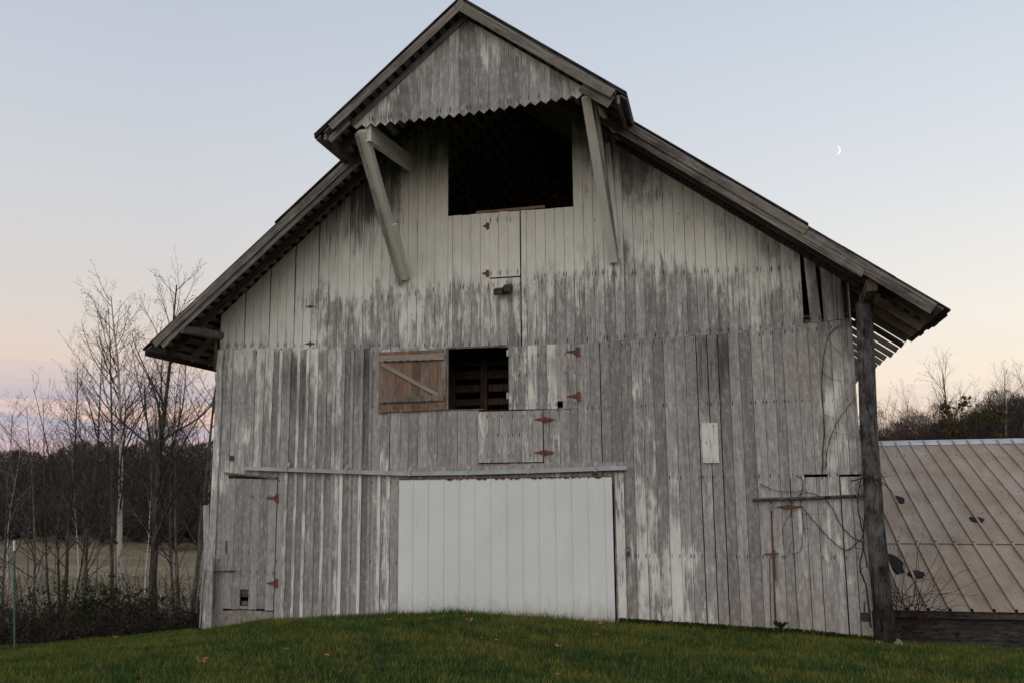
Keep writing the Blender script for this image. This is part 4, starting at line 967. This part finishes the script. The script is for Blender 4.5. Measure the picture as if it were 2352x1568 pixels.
tree(356, 12, (388, 625), seed=3, r=.19, mat=M_BRN, label='tall dark trunked bare tree, the nearest to the barn eave, hung with seed balls', group=GT, seeds=150, spec=dict(SPEC, len=(.44, .45, .45), start=(.30, .2, .2), num=(1, 24, 12, 8), ang=(42, 38, 38)))
tree(306, 15, (330, 645), seed=8, r=.17, mat=M_SYC, label='tall bare sycamore with a chalky white trunk left of the dark one', group=GT, seeds=140, spec=S2)
tree(150, 13, (142, 800), seed=12, r=.10, mat=M_BRN, forks=((-.16, .86, .6), (.09, .9, .7), (.17, .8, .55)), label='bare tree with several dark stems from one foot, left of the white sycamore', group=GT, spec=dict(S2, num=(1, 20, 8, 5)))
tree(432, 14, (470, 690), seed=21, r=.13, mat=M_GRYB, label='grey barked bare tree partly behind the left corner of the barn', group=GT, seeds=40, spec=S2, forks=((-.10, .8, .55),))
tree(205, 18, (205, 790), seed=25, r=.12, mat=M_GRYB, label='slender bare tree with spreading arched limbs behind the many stemmed one', group=GT, seeds=20, spec=SPEC)
tree(92, 20, (66, 880), seed=31, r=.10, mat=M_GRYB, label='short bare tree near the left edge, behind the fence post', group=GT, spec=SPEC)
tree(262, 17, (268, 680), seed=37, r=.12, mat=M_GRYB, label='bare tree with upright crown just left of the white sycamore', group=GT, seeds=90, spec=S2)
tree(410, 20, (425, 780), seed=41, r=.09, mat=M_GRYB, label='thin bare tree between the dark trunk and the barn corner', group=GT, spec=S2)
tree(235, 24, (238, 840), seed=47, r=.09, mat=M_GRYB, label='thin bare sapling standing farther back at the meadow edge', group=GT, spec=S2)
tree(18, 24, (20, 920), seed=53, r=.10, mat=M_GRYB, label='bare tree cut by the left edge of the picture', group=GT, spec=SPEC)
# pale trunks standing before the far woods
S3_ = S3 = dict(SPEC, num=(1, 14, 6), seg=(8, 5, 3), len=(.35, .45), ang=(40, 38), ref=(1, 3))
for i, (px, y, tx, ty) in enumerate([(12, 110, 28, 850), (60, 120, 78, 900), (120, 105, 122, 880), (176, 115, 172, 860), (218, 100, 226, 900), (262, 120, 258, 870), (330, 105, 340, 900), (402, 112, 398, 860), (446, 108, 452, 880), (470, 90, 474, 900)]):
    tree(px, y, (tx, ty+115), seed=100+i, r=.11, mat=(M_SYC if i % 3 == 0 else M_GRYB), label=['pale bare tree at the far side of the meadow, at the left edge', 'forked bare tree at the far side of the meadow beyond the fence post', 'slim bare tree at the far side of the meadow seen through the stems', 'pale bare tree at the far side of the meadow left of the sycamore', 'short bare tree at the far side of the meadow', 'bare tree at the far side of the meadow behind the shrub', 'pale bare tree at the far side of the meadow right of the white sycamore', 'bare tree at the far side of the meadow right of the dark trunk', 'bare tree at the far side of the meadow close to the barn', 'pale bare tree at the far side of the meadow touching the barn corner'][i], group='bare trees at the far side of the meadow', spec=S3)
# right of the barn, beyond the shed
GR = 'bare trees beyond the shed'
S4 = dict(SPEC, num=(1, 30, 12, 8), len=(.50, .45, .45), start=(.3, .2, .2), ang=(36, 36, 35))
for i, (px, y, tx, ty, r, mt, lv, lb_) in enumerate([
    (2215, 46, 2180, 832, .22, M_GRYB, 0, 'wide bare tree with curved limbs beyond the shed, left of the leafy one'),
    (2150+70, 44, 2245, 900, .14, M_BRN, 1500, 'bare tree beyond the shed with dark clumps of leaves in its crown'),
    (2262, 50, 2275, 845, .16, M_GRYB, 0, 'tall thin bare tree beyond the middle of the shed roof'),
    (2296, 46, 2290, 870, .15, M_SYC, 0, 'pale leaning bare tree beyond the shed'),
    (2325, 50, 2345, 850, .18, M_SYC, 0, 'tall pale bare tree beyond the shed at the right edge'),
    (2084, 60, 2086, 895, .13, M_GRYB, 0, 'small upright bare tree beyond the shed, near the broken eave'),
    (2112, 58, 2105, 925, .12, M_GRYB, 0, 'small bushy bare tree beyond the shed ridge'),
    (2030, 62, 2030, 915, .12, M_GRYB, 0, 'bare tree beyond the shed right beside the downpipe')]):
    tree(px, y, (tx, ty), seed=200+i, r=r, mat=mt, leaves=lv, label=lb_, group=GR, spec=S4)

# far-off woods, each reading as one mass
def woods(name, mat, rows, label, seed, twl=1.6, tw=.05, ntw=1500, spread=1.0):
    rng = np.random.default_rng(seed); Vs = []; n = 0
    for (px0, px1, y, top, amp, cnt, botz) in rows:
        for i in range(cnt):
            px = px0+(px1-px0)*(i+rng.random())/cnt; yy = y+rng.normal(0, y*.03); tt = top(px) if callable(top) else top
            tp_ = U(px, tt+rng.normal(0, amp), yy); bz = float(ground_z(np.array(tp_[0]), np.array(yy)))-.5 if botz is None else botz; H = tp_[2]-bz
            cw = H*rng.uniform(.16, .28)*spread; m_ = ntw
            # crown shape: points inside an egg, upright twigs
            u = rng.random(m_)**.7; rad = cw*np.sin(np.pi*np.clip(u, .04, 1)**.8*.95+.08)*rng.random(m_)**.45; th = rng.random(m_)*2*np.pi
            c = np.stack([tp_[0]+rad*np.cos(th), yy+rad*np.sin(th), bz+H*(.12+.86*u)], 1)
            dr = np.stack([np.cos(th)*rad/cw*.8, np.sin(th)*rad/cw*.8, np.full(m_, .9)], 1)+rng.normal(0, .35, (m_, 3)); dr /= np.linalg.norm(dr, axis=1)[:, None]
            ll = twl*rng.uniform(.4, 1.1, (m_, 1))*(1.1-.6*u[:, None]); w = rng.normal(0, 1, (m_, 3)); w -= dr*(w*dr).sum(1)[:, None]; w /= np.linalg.norm(w, axis=1)[:, None]
            ww = tw*rng.uniform(.5, 1.2, (m_, 1))*(1.25-.9*u[:, None])
            Vs.append(np.stack([c-w*ww, c+w*ww, c+dr*ll], 1).reshape(-1, 3))
            # trunk
            tk = .02*H; b0 = np.array([tp_[0], yy, bz-1]); t0 = np.array([tp_[0]+rng.normal(0, .3), yy, bz+H*.8])
            for q in (np.array([1., 0, 0]), np.array([0, 1., 0])): Vs.append(np.stack([b0-q*tk*.5, b0+q*tk*.5, t0]))
    V = np.concatenate(Vs); return npmesh(name, V, np.arange(len(V)).reshape(-1, 3), mat, kind='stuff', label=label)
topL = lambda px: float(np.interp(px, [-60, 0, 130, 150, 210, 300, 330, 380, 400, 450, 490, 600], [1022, 1030, 1042, 1020, 1008, 1022, 1008, 1010, 1020, 1018, 1006, 1006]))
woods('far_woods', M_WOODS, [(-620, 900, 212, topL, 4, 80, None), (-620, 900, 222, topL, 5, 80, None), (-620, 900, 236, lambda p: topL(p)+4, 4, 70, None), (-620, 900, 206, lambda p: topL(p)+60, 14, 80, None), (-620, 900, 200, lambda p: 1140, 16, 80, None), (-620, 900, 197, lambda p: 1190, 8, 100, None)],
      'dark leafless woods on the far side of the meadow', 5, twl=2.3, tw=.15, ntw=900, spread=1.2)
topR = lambda px: float(np.interp(px, [1990, 2040, 2090, 2130, 2180, 2230, 2262, 2300, 2352, 2420], [970, 965, 948, 945, 945, 940, 905, 900, 892, 892]))
woods('near_woods', M_WOODR, [(1700, 3000, 58, lambda p: topR(p)+14, 14, 72, None), (1700, 3000, 64, lambda p: topR(p), 16, 72, None), (1700, 3000, 54, lambda p: topR(p)+30, 10, 80, None)],
      'brown leafless woods close behind the shed', 6, twl=.8, tw=.034, ntw=2300, spread=1.5)
woods('thicket', M_EVER, [(2140, 2260, 50, lambda p: 975-.3*(p-2140), 5, 14, None), (2255, 3000, 52, lambda p: 915, 7, 62, None), (1960, 2470, 50, lambda p: 995, 5, 40, None)],
      'dark tangled thicket rising behind the shed ridge', 9, twl=.45, tw=.06, ntw=1500, spread=1.6)

# brush at the edge of the lawn
rng = np.random.default_rng(11); T = Tubes()
for i in range(6200):
    px = rng.uniform(-420, 486); y = rng.uniform(1.2, 7.5); q = U(px, 1400, y); bz = float(ground_z(np.array(q[0]), np.array(y)))
    hmax = U(px, 1268 if rng.random() < .12 else (rng.uniform(1345, 1445) if rng.random() < .5 else rng.uniform(1400, 1450)), y)[2]-bz; hmax = max(.4, hmax)*rng.uniform(.7, 1.05)
    P, d = path(rng, (q[0], y, bz-.1), (rng.normal(0, .35), rng.normal(0, .3), 1), hmax, 5, .14, .03); T.add(P, np.linspace(.009, .003, 6)*rng.uniform(.7, 1.4), 3)
    for k in range(3):
        j = rng.integers(1, 5); P2, d = path(rng, P[j], (rng.normal(0, 1), rng.normal(0, .8), .5), hmax*rng.uniform(.15, .4), 3, .2, .03); T.add(P2, np.linspace(.005, .002, 4), 3)
T.build('brush', M_BRUSH, kind='stuff', label='dense tangle of leafless brush stems along the edge of the lawn')
m_ = 78000; px = rng.uniform(-420, 488, m_); y = rng.uniform(1.0, 5.5, m_); X = np.array([U(a, 1400, b)[0] for a, b in zip(px, y)]); bz = ground_z(X, y)
H = rng.gamma(1.5, .20, m_)*(.6+.22*np.clip(y-1, 0, 4)); c = np.stack([X, y, bz+H], 1); a = rng.normal(0, .009, (m_, 3)); b = rng.normal(0, .05, (m_, 3)); b[:, 2] += .05
npmesh('undergrowth', np.stack([c-a, c+b, c+a], 1).reshape(-1, 3), np.arange(m_*3).reshape(-1, 3), M_BRUSH, kind='stuff', label='dark dead leaves and litter packed low in the brush')
def shrub(name, px, y, top, wpx, n, mat, label, seed):
    rng = np.random.default_rng(seed); c0 = U(px, 1400, y); bz = float(ground_z(np.array(c0[0]), np.array(y))); zt = U(px, top, y)[2]; H = zt-bz; w = wpx*1.0/F*(y+17)
    e = empty(name, (c0[0], y, bz), label=label, cat='shrub'); T = Tubes(); cs = []
    for i in range(26):
        P, d = path(rng, (c0[0]+rng.normal(0, .1), y, bz-.05), (rng.normal(0, .5), rng.normal(0, .4), 1), H*rng.uniform(.6, 1.0), 5, .12, .02); T.add(P, np.linspace(.014, .004, 6), 3); cs += list(P[2:])
    cs = np.array(cs); T.build('stems', M_BRUSH, parent=e); k = rng.integers(0, len(cs), n); c = cs[k]+rng.normal(0, w*.16, (n, 3)); c[:, 2] = np.clip(c[:, 2], bz, zt+.1)
    a = rng.normal(0, .028, (n, 3)); b = rng.normal(0, .028, (n, 3)); npmesh('foliage', np.stack([c-a, c+b, c+a, c-b], 1).reshape(-1, 3), np.arange(n*4).reshape(-1, 4), mat, parent=e, kind='stuff')
shrub('shrub', 235, 3.6, 1335, 120, 7000, M_SHRUB, 'rounded shrub with dark green and yellowish leaves at the lawn edge, below the sycamore', 3)
shrub('shrub', 128, 4.2, 1330, 60, 1800, M_SHRUB, 'thin greenish shrub left of the rounded one, by the many stemmed tree', 4)
shrub('shrub', 415, 4.5, 1340, 70, 1500, M_SHRUB, 'sparse green shrub close to the left corner of the barn', 5)

# ------------------------------------------------------------------ vines on the barn
def vine(name, pts, r, label, y=-.06, cat='vine', side=3, group='leafless vines on the barn'):
    rng = np.random.default_rng(len(pts)*7+int(pts[0][0])); T = Tubes()
    Q = [U(a, b, y) for a, b in pts]; P = []
    for i in range(len(Q)-1):
        for k in range(6):
            t = k/6; p0 = Q[max(i-1, 0)]; p1 = Q[i]; p2 = Q[i+1]; p3 = Q[min(i+2, len(Q)-1)]
            P.append(.5*((2*p1)+(-p0+p2)*t+(2*p0-5*p1+4*p2-p3)*t*t+(-p0+3*p1-3*p2+p3)*t**3)+rng.normal(0, .004, 3))
    P.append(Q[-1]); P = np.array(P); r = r*1.25; T.add(P, np.linspace(r, r*.4, len(P)), 5)
    for k in range(side*2):
        j = rng.integers(2, len(P)-1); P2, d = path(rng, P[j], (rng.normal(0, 1), rng.normal(0, .05), rng.normal(0, .8)), rng.uniform(.1, .45), 5, .2, 0); P2[:, 1] = np.minimum(P2[:, 1], -.045); T.add(P2, np.linspace(r*.4, .0015, 6), 3)
    o = T.build(name, M_VINE, label=label); o['category'] = cat; o['group'] = group
vine('vine', [(1988, 1100), (1985, 1200), (1975, 1240), (1935, 1210), (1900, 1150), (1850, 1130), (1810, 1155)], .008, 'leafless vine that sweeps across the right low door under the rail')
vine('vine', [(1990, 1300), (1978, 1240), (1945, 1262), (1905, 1235), (1860, 1185), (1838, 1162), (1815, 1180), (1798, 1215), (1800, 1255)], .007, 'leafless vine looping diagonally down the right low door')
vine('vine', [(1888, 1100), (1893, 980), (1888, 905), (1890, 830), (1905, 770), (1930, 745)], .008, 'leafless vine climbing to the top right corner of the siding')
vine('vine', [(1896, 1075), (1905, 1010), (1935, 950), (1970, 905)], .006, 'short leafless vine curving up towards the downpipe')
vine('vine', [(1828, 1090), (1845, 1105), (1838, 1145), (1845, 1200), (1840, 1260), (1815, 1270), (1818, 1240)], .006, 'thin leafless vine hanging at the hinge of the right low door')
vine('vine', [(2000, 1440), (1990, 1350), (1975, 1300), (1985, 1240), (1972, 1170), (1975, 1110), (1988, 1090), (2010, 1110), (2005, 1180)], .012, 'thick leafless vine twisting up beside the downpipe', y=-.36, side=9)
vine('vine', [(1955, 1105), (1990, 1095), (2020, 1103), (2045, 1125), (2060, 1145)], .009, 'dark vine reaching from the downpipe to the shed roof', y=-.38, side=4)
vine('vine', [(1745, 1110), (1780, 1125), (1830, 1128), (1850, 1120)], .005, 'wispy leafless vine above the rail of the right low door', side=2)
# bramble tangle on the shed roof end
rng = np.random.default_rng(77); T = Tubes()
for i in range(70):
    q = U(rng.uniform(2050, 2120), rng.uniform(1380, 1470), .9); L_ = rng.uniform(.5, 1.6)
    P, d = path(rng, (q[0], .9+rng.uniform(-.2, 1.0), q[2]), (rng.normal(0, .7), rng.uniform(-.1, .5), rng.uniform(.2, 1.2)), L_, 8, .16, -.02); T.add(P, np.linspace(.006, .002, 9)*rng.uniform(.7, 1.5), 3)
o = T.build('bramble', M_VINE, label='tangle of bare bramble canes over the near corner of the shed roof', ); o['category'] = 'bramble'

# ------------------------------------------------------------------ grass and leaves
rng = np.random.default_rng(2); n = 460000
# denser near the viewer and along the wall
y = -15.5*rng.random(n)**1.0+.35; x = rng.uniform(-15, 15, n); xr = -12+(-y)*.0; keep = np.ones(n, bool)
d_ = (CAM[1]-y); px_ = np.array((x-CAM[0])/(y-CAM[1]+1e-6)); keep = (px_ > -.93) & (px_ < .36) & (y > -10.5) & ~((y > -.04) & (x > HALF_L-.3) & (x < HALF_R+.35)); keep &= ~((y > -.2) & (x > DX0) & (x < DX1) & (y > -.13))
x, y = x[keep], y[keep]; n = len(x); z0 = lawn_z(x, y)
clump = .5+.5*np.sin(x*2.1+np.sin(y*1.7)*2)*np.sin(y*2.3+np.cos(x*1.3)*2)
edge = np.exp(-((y+.25)/.25)**2)*((x > -2.6) & (x < 1.9))
h = (.03+.04*rng.random(n)+.03*clump)*(1+1.6*edge*rng.random(n)**2); w = .0035+.004*rng.random(n); th = rng.random(n)*np.pi; ln = rng.normal(0, .45, (n, 2))*h[:, None]
bx = np.cos(th)*w; by = np.sin(th)*w
V = np.stack([np.stack([x-bx, y-by, z0-.01], 1), np.stack([x+bx, y+by, z0-.01], 1), np.stack([x+ln[:, 0], y+ln[:, 1], z0+h], 1)], 1).reshape(-1, 3)
dry = (rng.random(n) < .10+.10*clump)*rng.random(n); at = np.repeat(np.stack([dry, rng.random(n), np.zeros(n), np.ones(n)], 1), 3, 0)
npmesh('grass', V, np.arange(n*3).reshape(-1, 3), M_GRASS, att=at, kind='stuff', label='short green and yellowish grass blades over the lawn')
# weeds against the foot of the wall
m = 5200; x = rng.uniform(DX1+.1, 6.4, m); y = -np.abs(rng.normal(.04, .08, m))-.05; zz = lawn_z(x, y)+rng.random(m)*.09; c = np.stack([x, y, zz], 1); a = rng.normal(0, .012, (m, 3)); b = rng.normal(0, .012, (m, 3))
npmesh('weeds', np.stack([c-a, c+b, c+a, c-b], 1).reshape(-1, 3), np.arange(m*4).reshape(-1, 4), M_SHRUB, kind='stuff', label='low dark weeds along the foot of the right half of the wall')
wd = MB()
for k in range(16):
    a = k*.39*2; q = U(1793, 1437, -.2); L_ = RN.uniform(.06, .16); dx, dy = math.cos(a)*L_, -abs(math.sin(a))*L_*.6
    wd.add([(q[0], q[1], q[2]-.05), (q[0]+dx*.6-.03, q[1]+dy*.6, q[2]+.03), (q[0]+dx, q[1]+dy, q[2]+RN.uniform(.02, .13)), (q[0]+dx*.6+.03, q[1]+dy*.6, q[2]+.05)], [(0, 1, 2, 3)])
wd.build('weed', M_SHRUB, None, label='dark broad leaved weed at the foot of the rusty latch rod', cat='weed')
def leaf(px, py, s, mat, label, curl=.3):
    v = R3@np.array([px-1176., -(py-784.), -F]); t = .5
    for k in range(2500):
        q = CAM+v*t/F
        t += .015
        if q[2] < float(lawn_z(np.array(q[0]), np.array(q[1])))+.045: break
    m = MB(); n_ = 9; ph = RN.uniform(0, 6.28); vs = [(q[0], q[1], q[2]+.03)]
    for i in range(n_*2):
        a = ph+math.pi*i/n_; r = s*(1 if i % 2 else .62)*RN.uniform(.85, 1.1); vs.append((q[0]+math.cos(a)*r, q[1]+math.sin(a)*r, q[2]+.03+curl*s*abs(math.cos(a*1.0-ph))*RN.uniform(.6, 1.3)))
    k = len(vs); vs += [(a, b, c-.003) for a, b, c in vs]; fs = [(0, i, i % (n_*2)+1) for i in range(1, n_*2+1)]; fs += [(f[0]+k, f[2]+k, f[1]+k) for f in fs]
    m.add(vs, fs); o = m.build('fallen_leaf', mat, None, label=label, cat='leaf', group='fallen leaves on the lawn')
LV = [(463, 1527, .115, 0, 'large curled brown leaf lying alone near the bottom left of the lawn', .9), (23, 1478, .075, 0, 'leftmost of three brown leaves in a row below the fence post', .7), (40, 1476, .07, 0, 'middle one of three brown leaves in a row below the fence post', .6), (58, 1475, .08, 0, 'rightmost of three brown leaves in a row below the fence post', .6),
(268, 1467, .07, 0, 'brown leaf at the lawn edge below the rounded shrub', .6), (656, 1495, .07, 0, 'flat brown leaf on the lawn below the left half of the wall', .3), (748, 1511, .07, 1, 'yellowish leaf on the lawn below the left half of the wall', .3), (893, 1427, .08, 0, 'brown leaf in the grass just left of the white door', .4), (937, 1416, .06, 1, 'yellowish brown leaf near the left foot of the white door', .4), (989, 1425, .07, 1, 'tawny leaf below the left part of the white door', .4), (1078, 1432, .10, 0, 'reddish brown leaf standing up below the white door', .9), (1064, 1417, .05, 0, 'small brown leaf at the crest below the white door', .4),
(1034, 1463, .06, 0, 'dull brown leaf on the slope below the white door', .3), (1385, 1438, .10, 0, 'large brown leaf below the right edge of the white door', .9), (1387, 1446, .07, 1, 'tan leaf touching the large brown one below the right edge of the door', .5), (1373, 1461, .06, 0, 'narrow brown leaf under the large one right of the door', .3), (1283, 1488, .08, 0, 'brown leaf on the lawn below the right half of the white door', .4), (1104, 1470, .05, 0, 'tiny brown leaf in the middle of the lawn', .3), (1284, 1555, .06, 0, 'dark red leaf at the bottom of the lawn', .3), (1140, 1475, .06, 1, 'pale brown leaf right of the tiny one in mid lawn', .3), (2100, 1478, .06, 0, 'brown leaf on the grass in front of the shed', .3)]
for px, py, s, k, lb2, cu in LV: leaf(px, py, s*.72, M_LEAFB if k == 0 else M_LEAFO, lb2, cu)
print('objects', len(bpy.data.objects), 'tris', sum(len(m.polygons) for m in bpy.data.meshes))
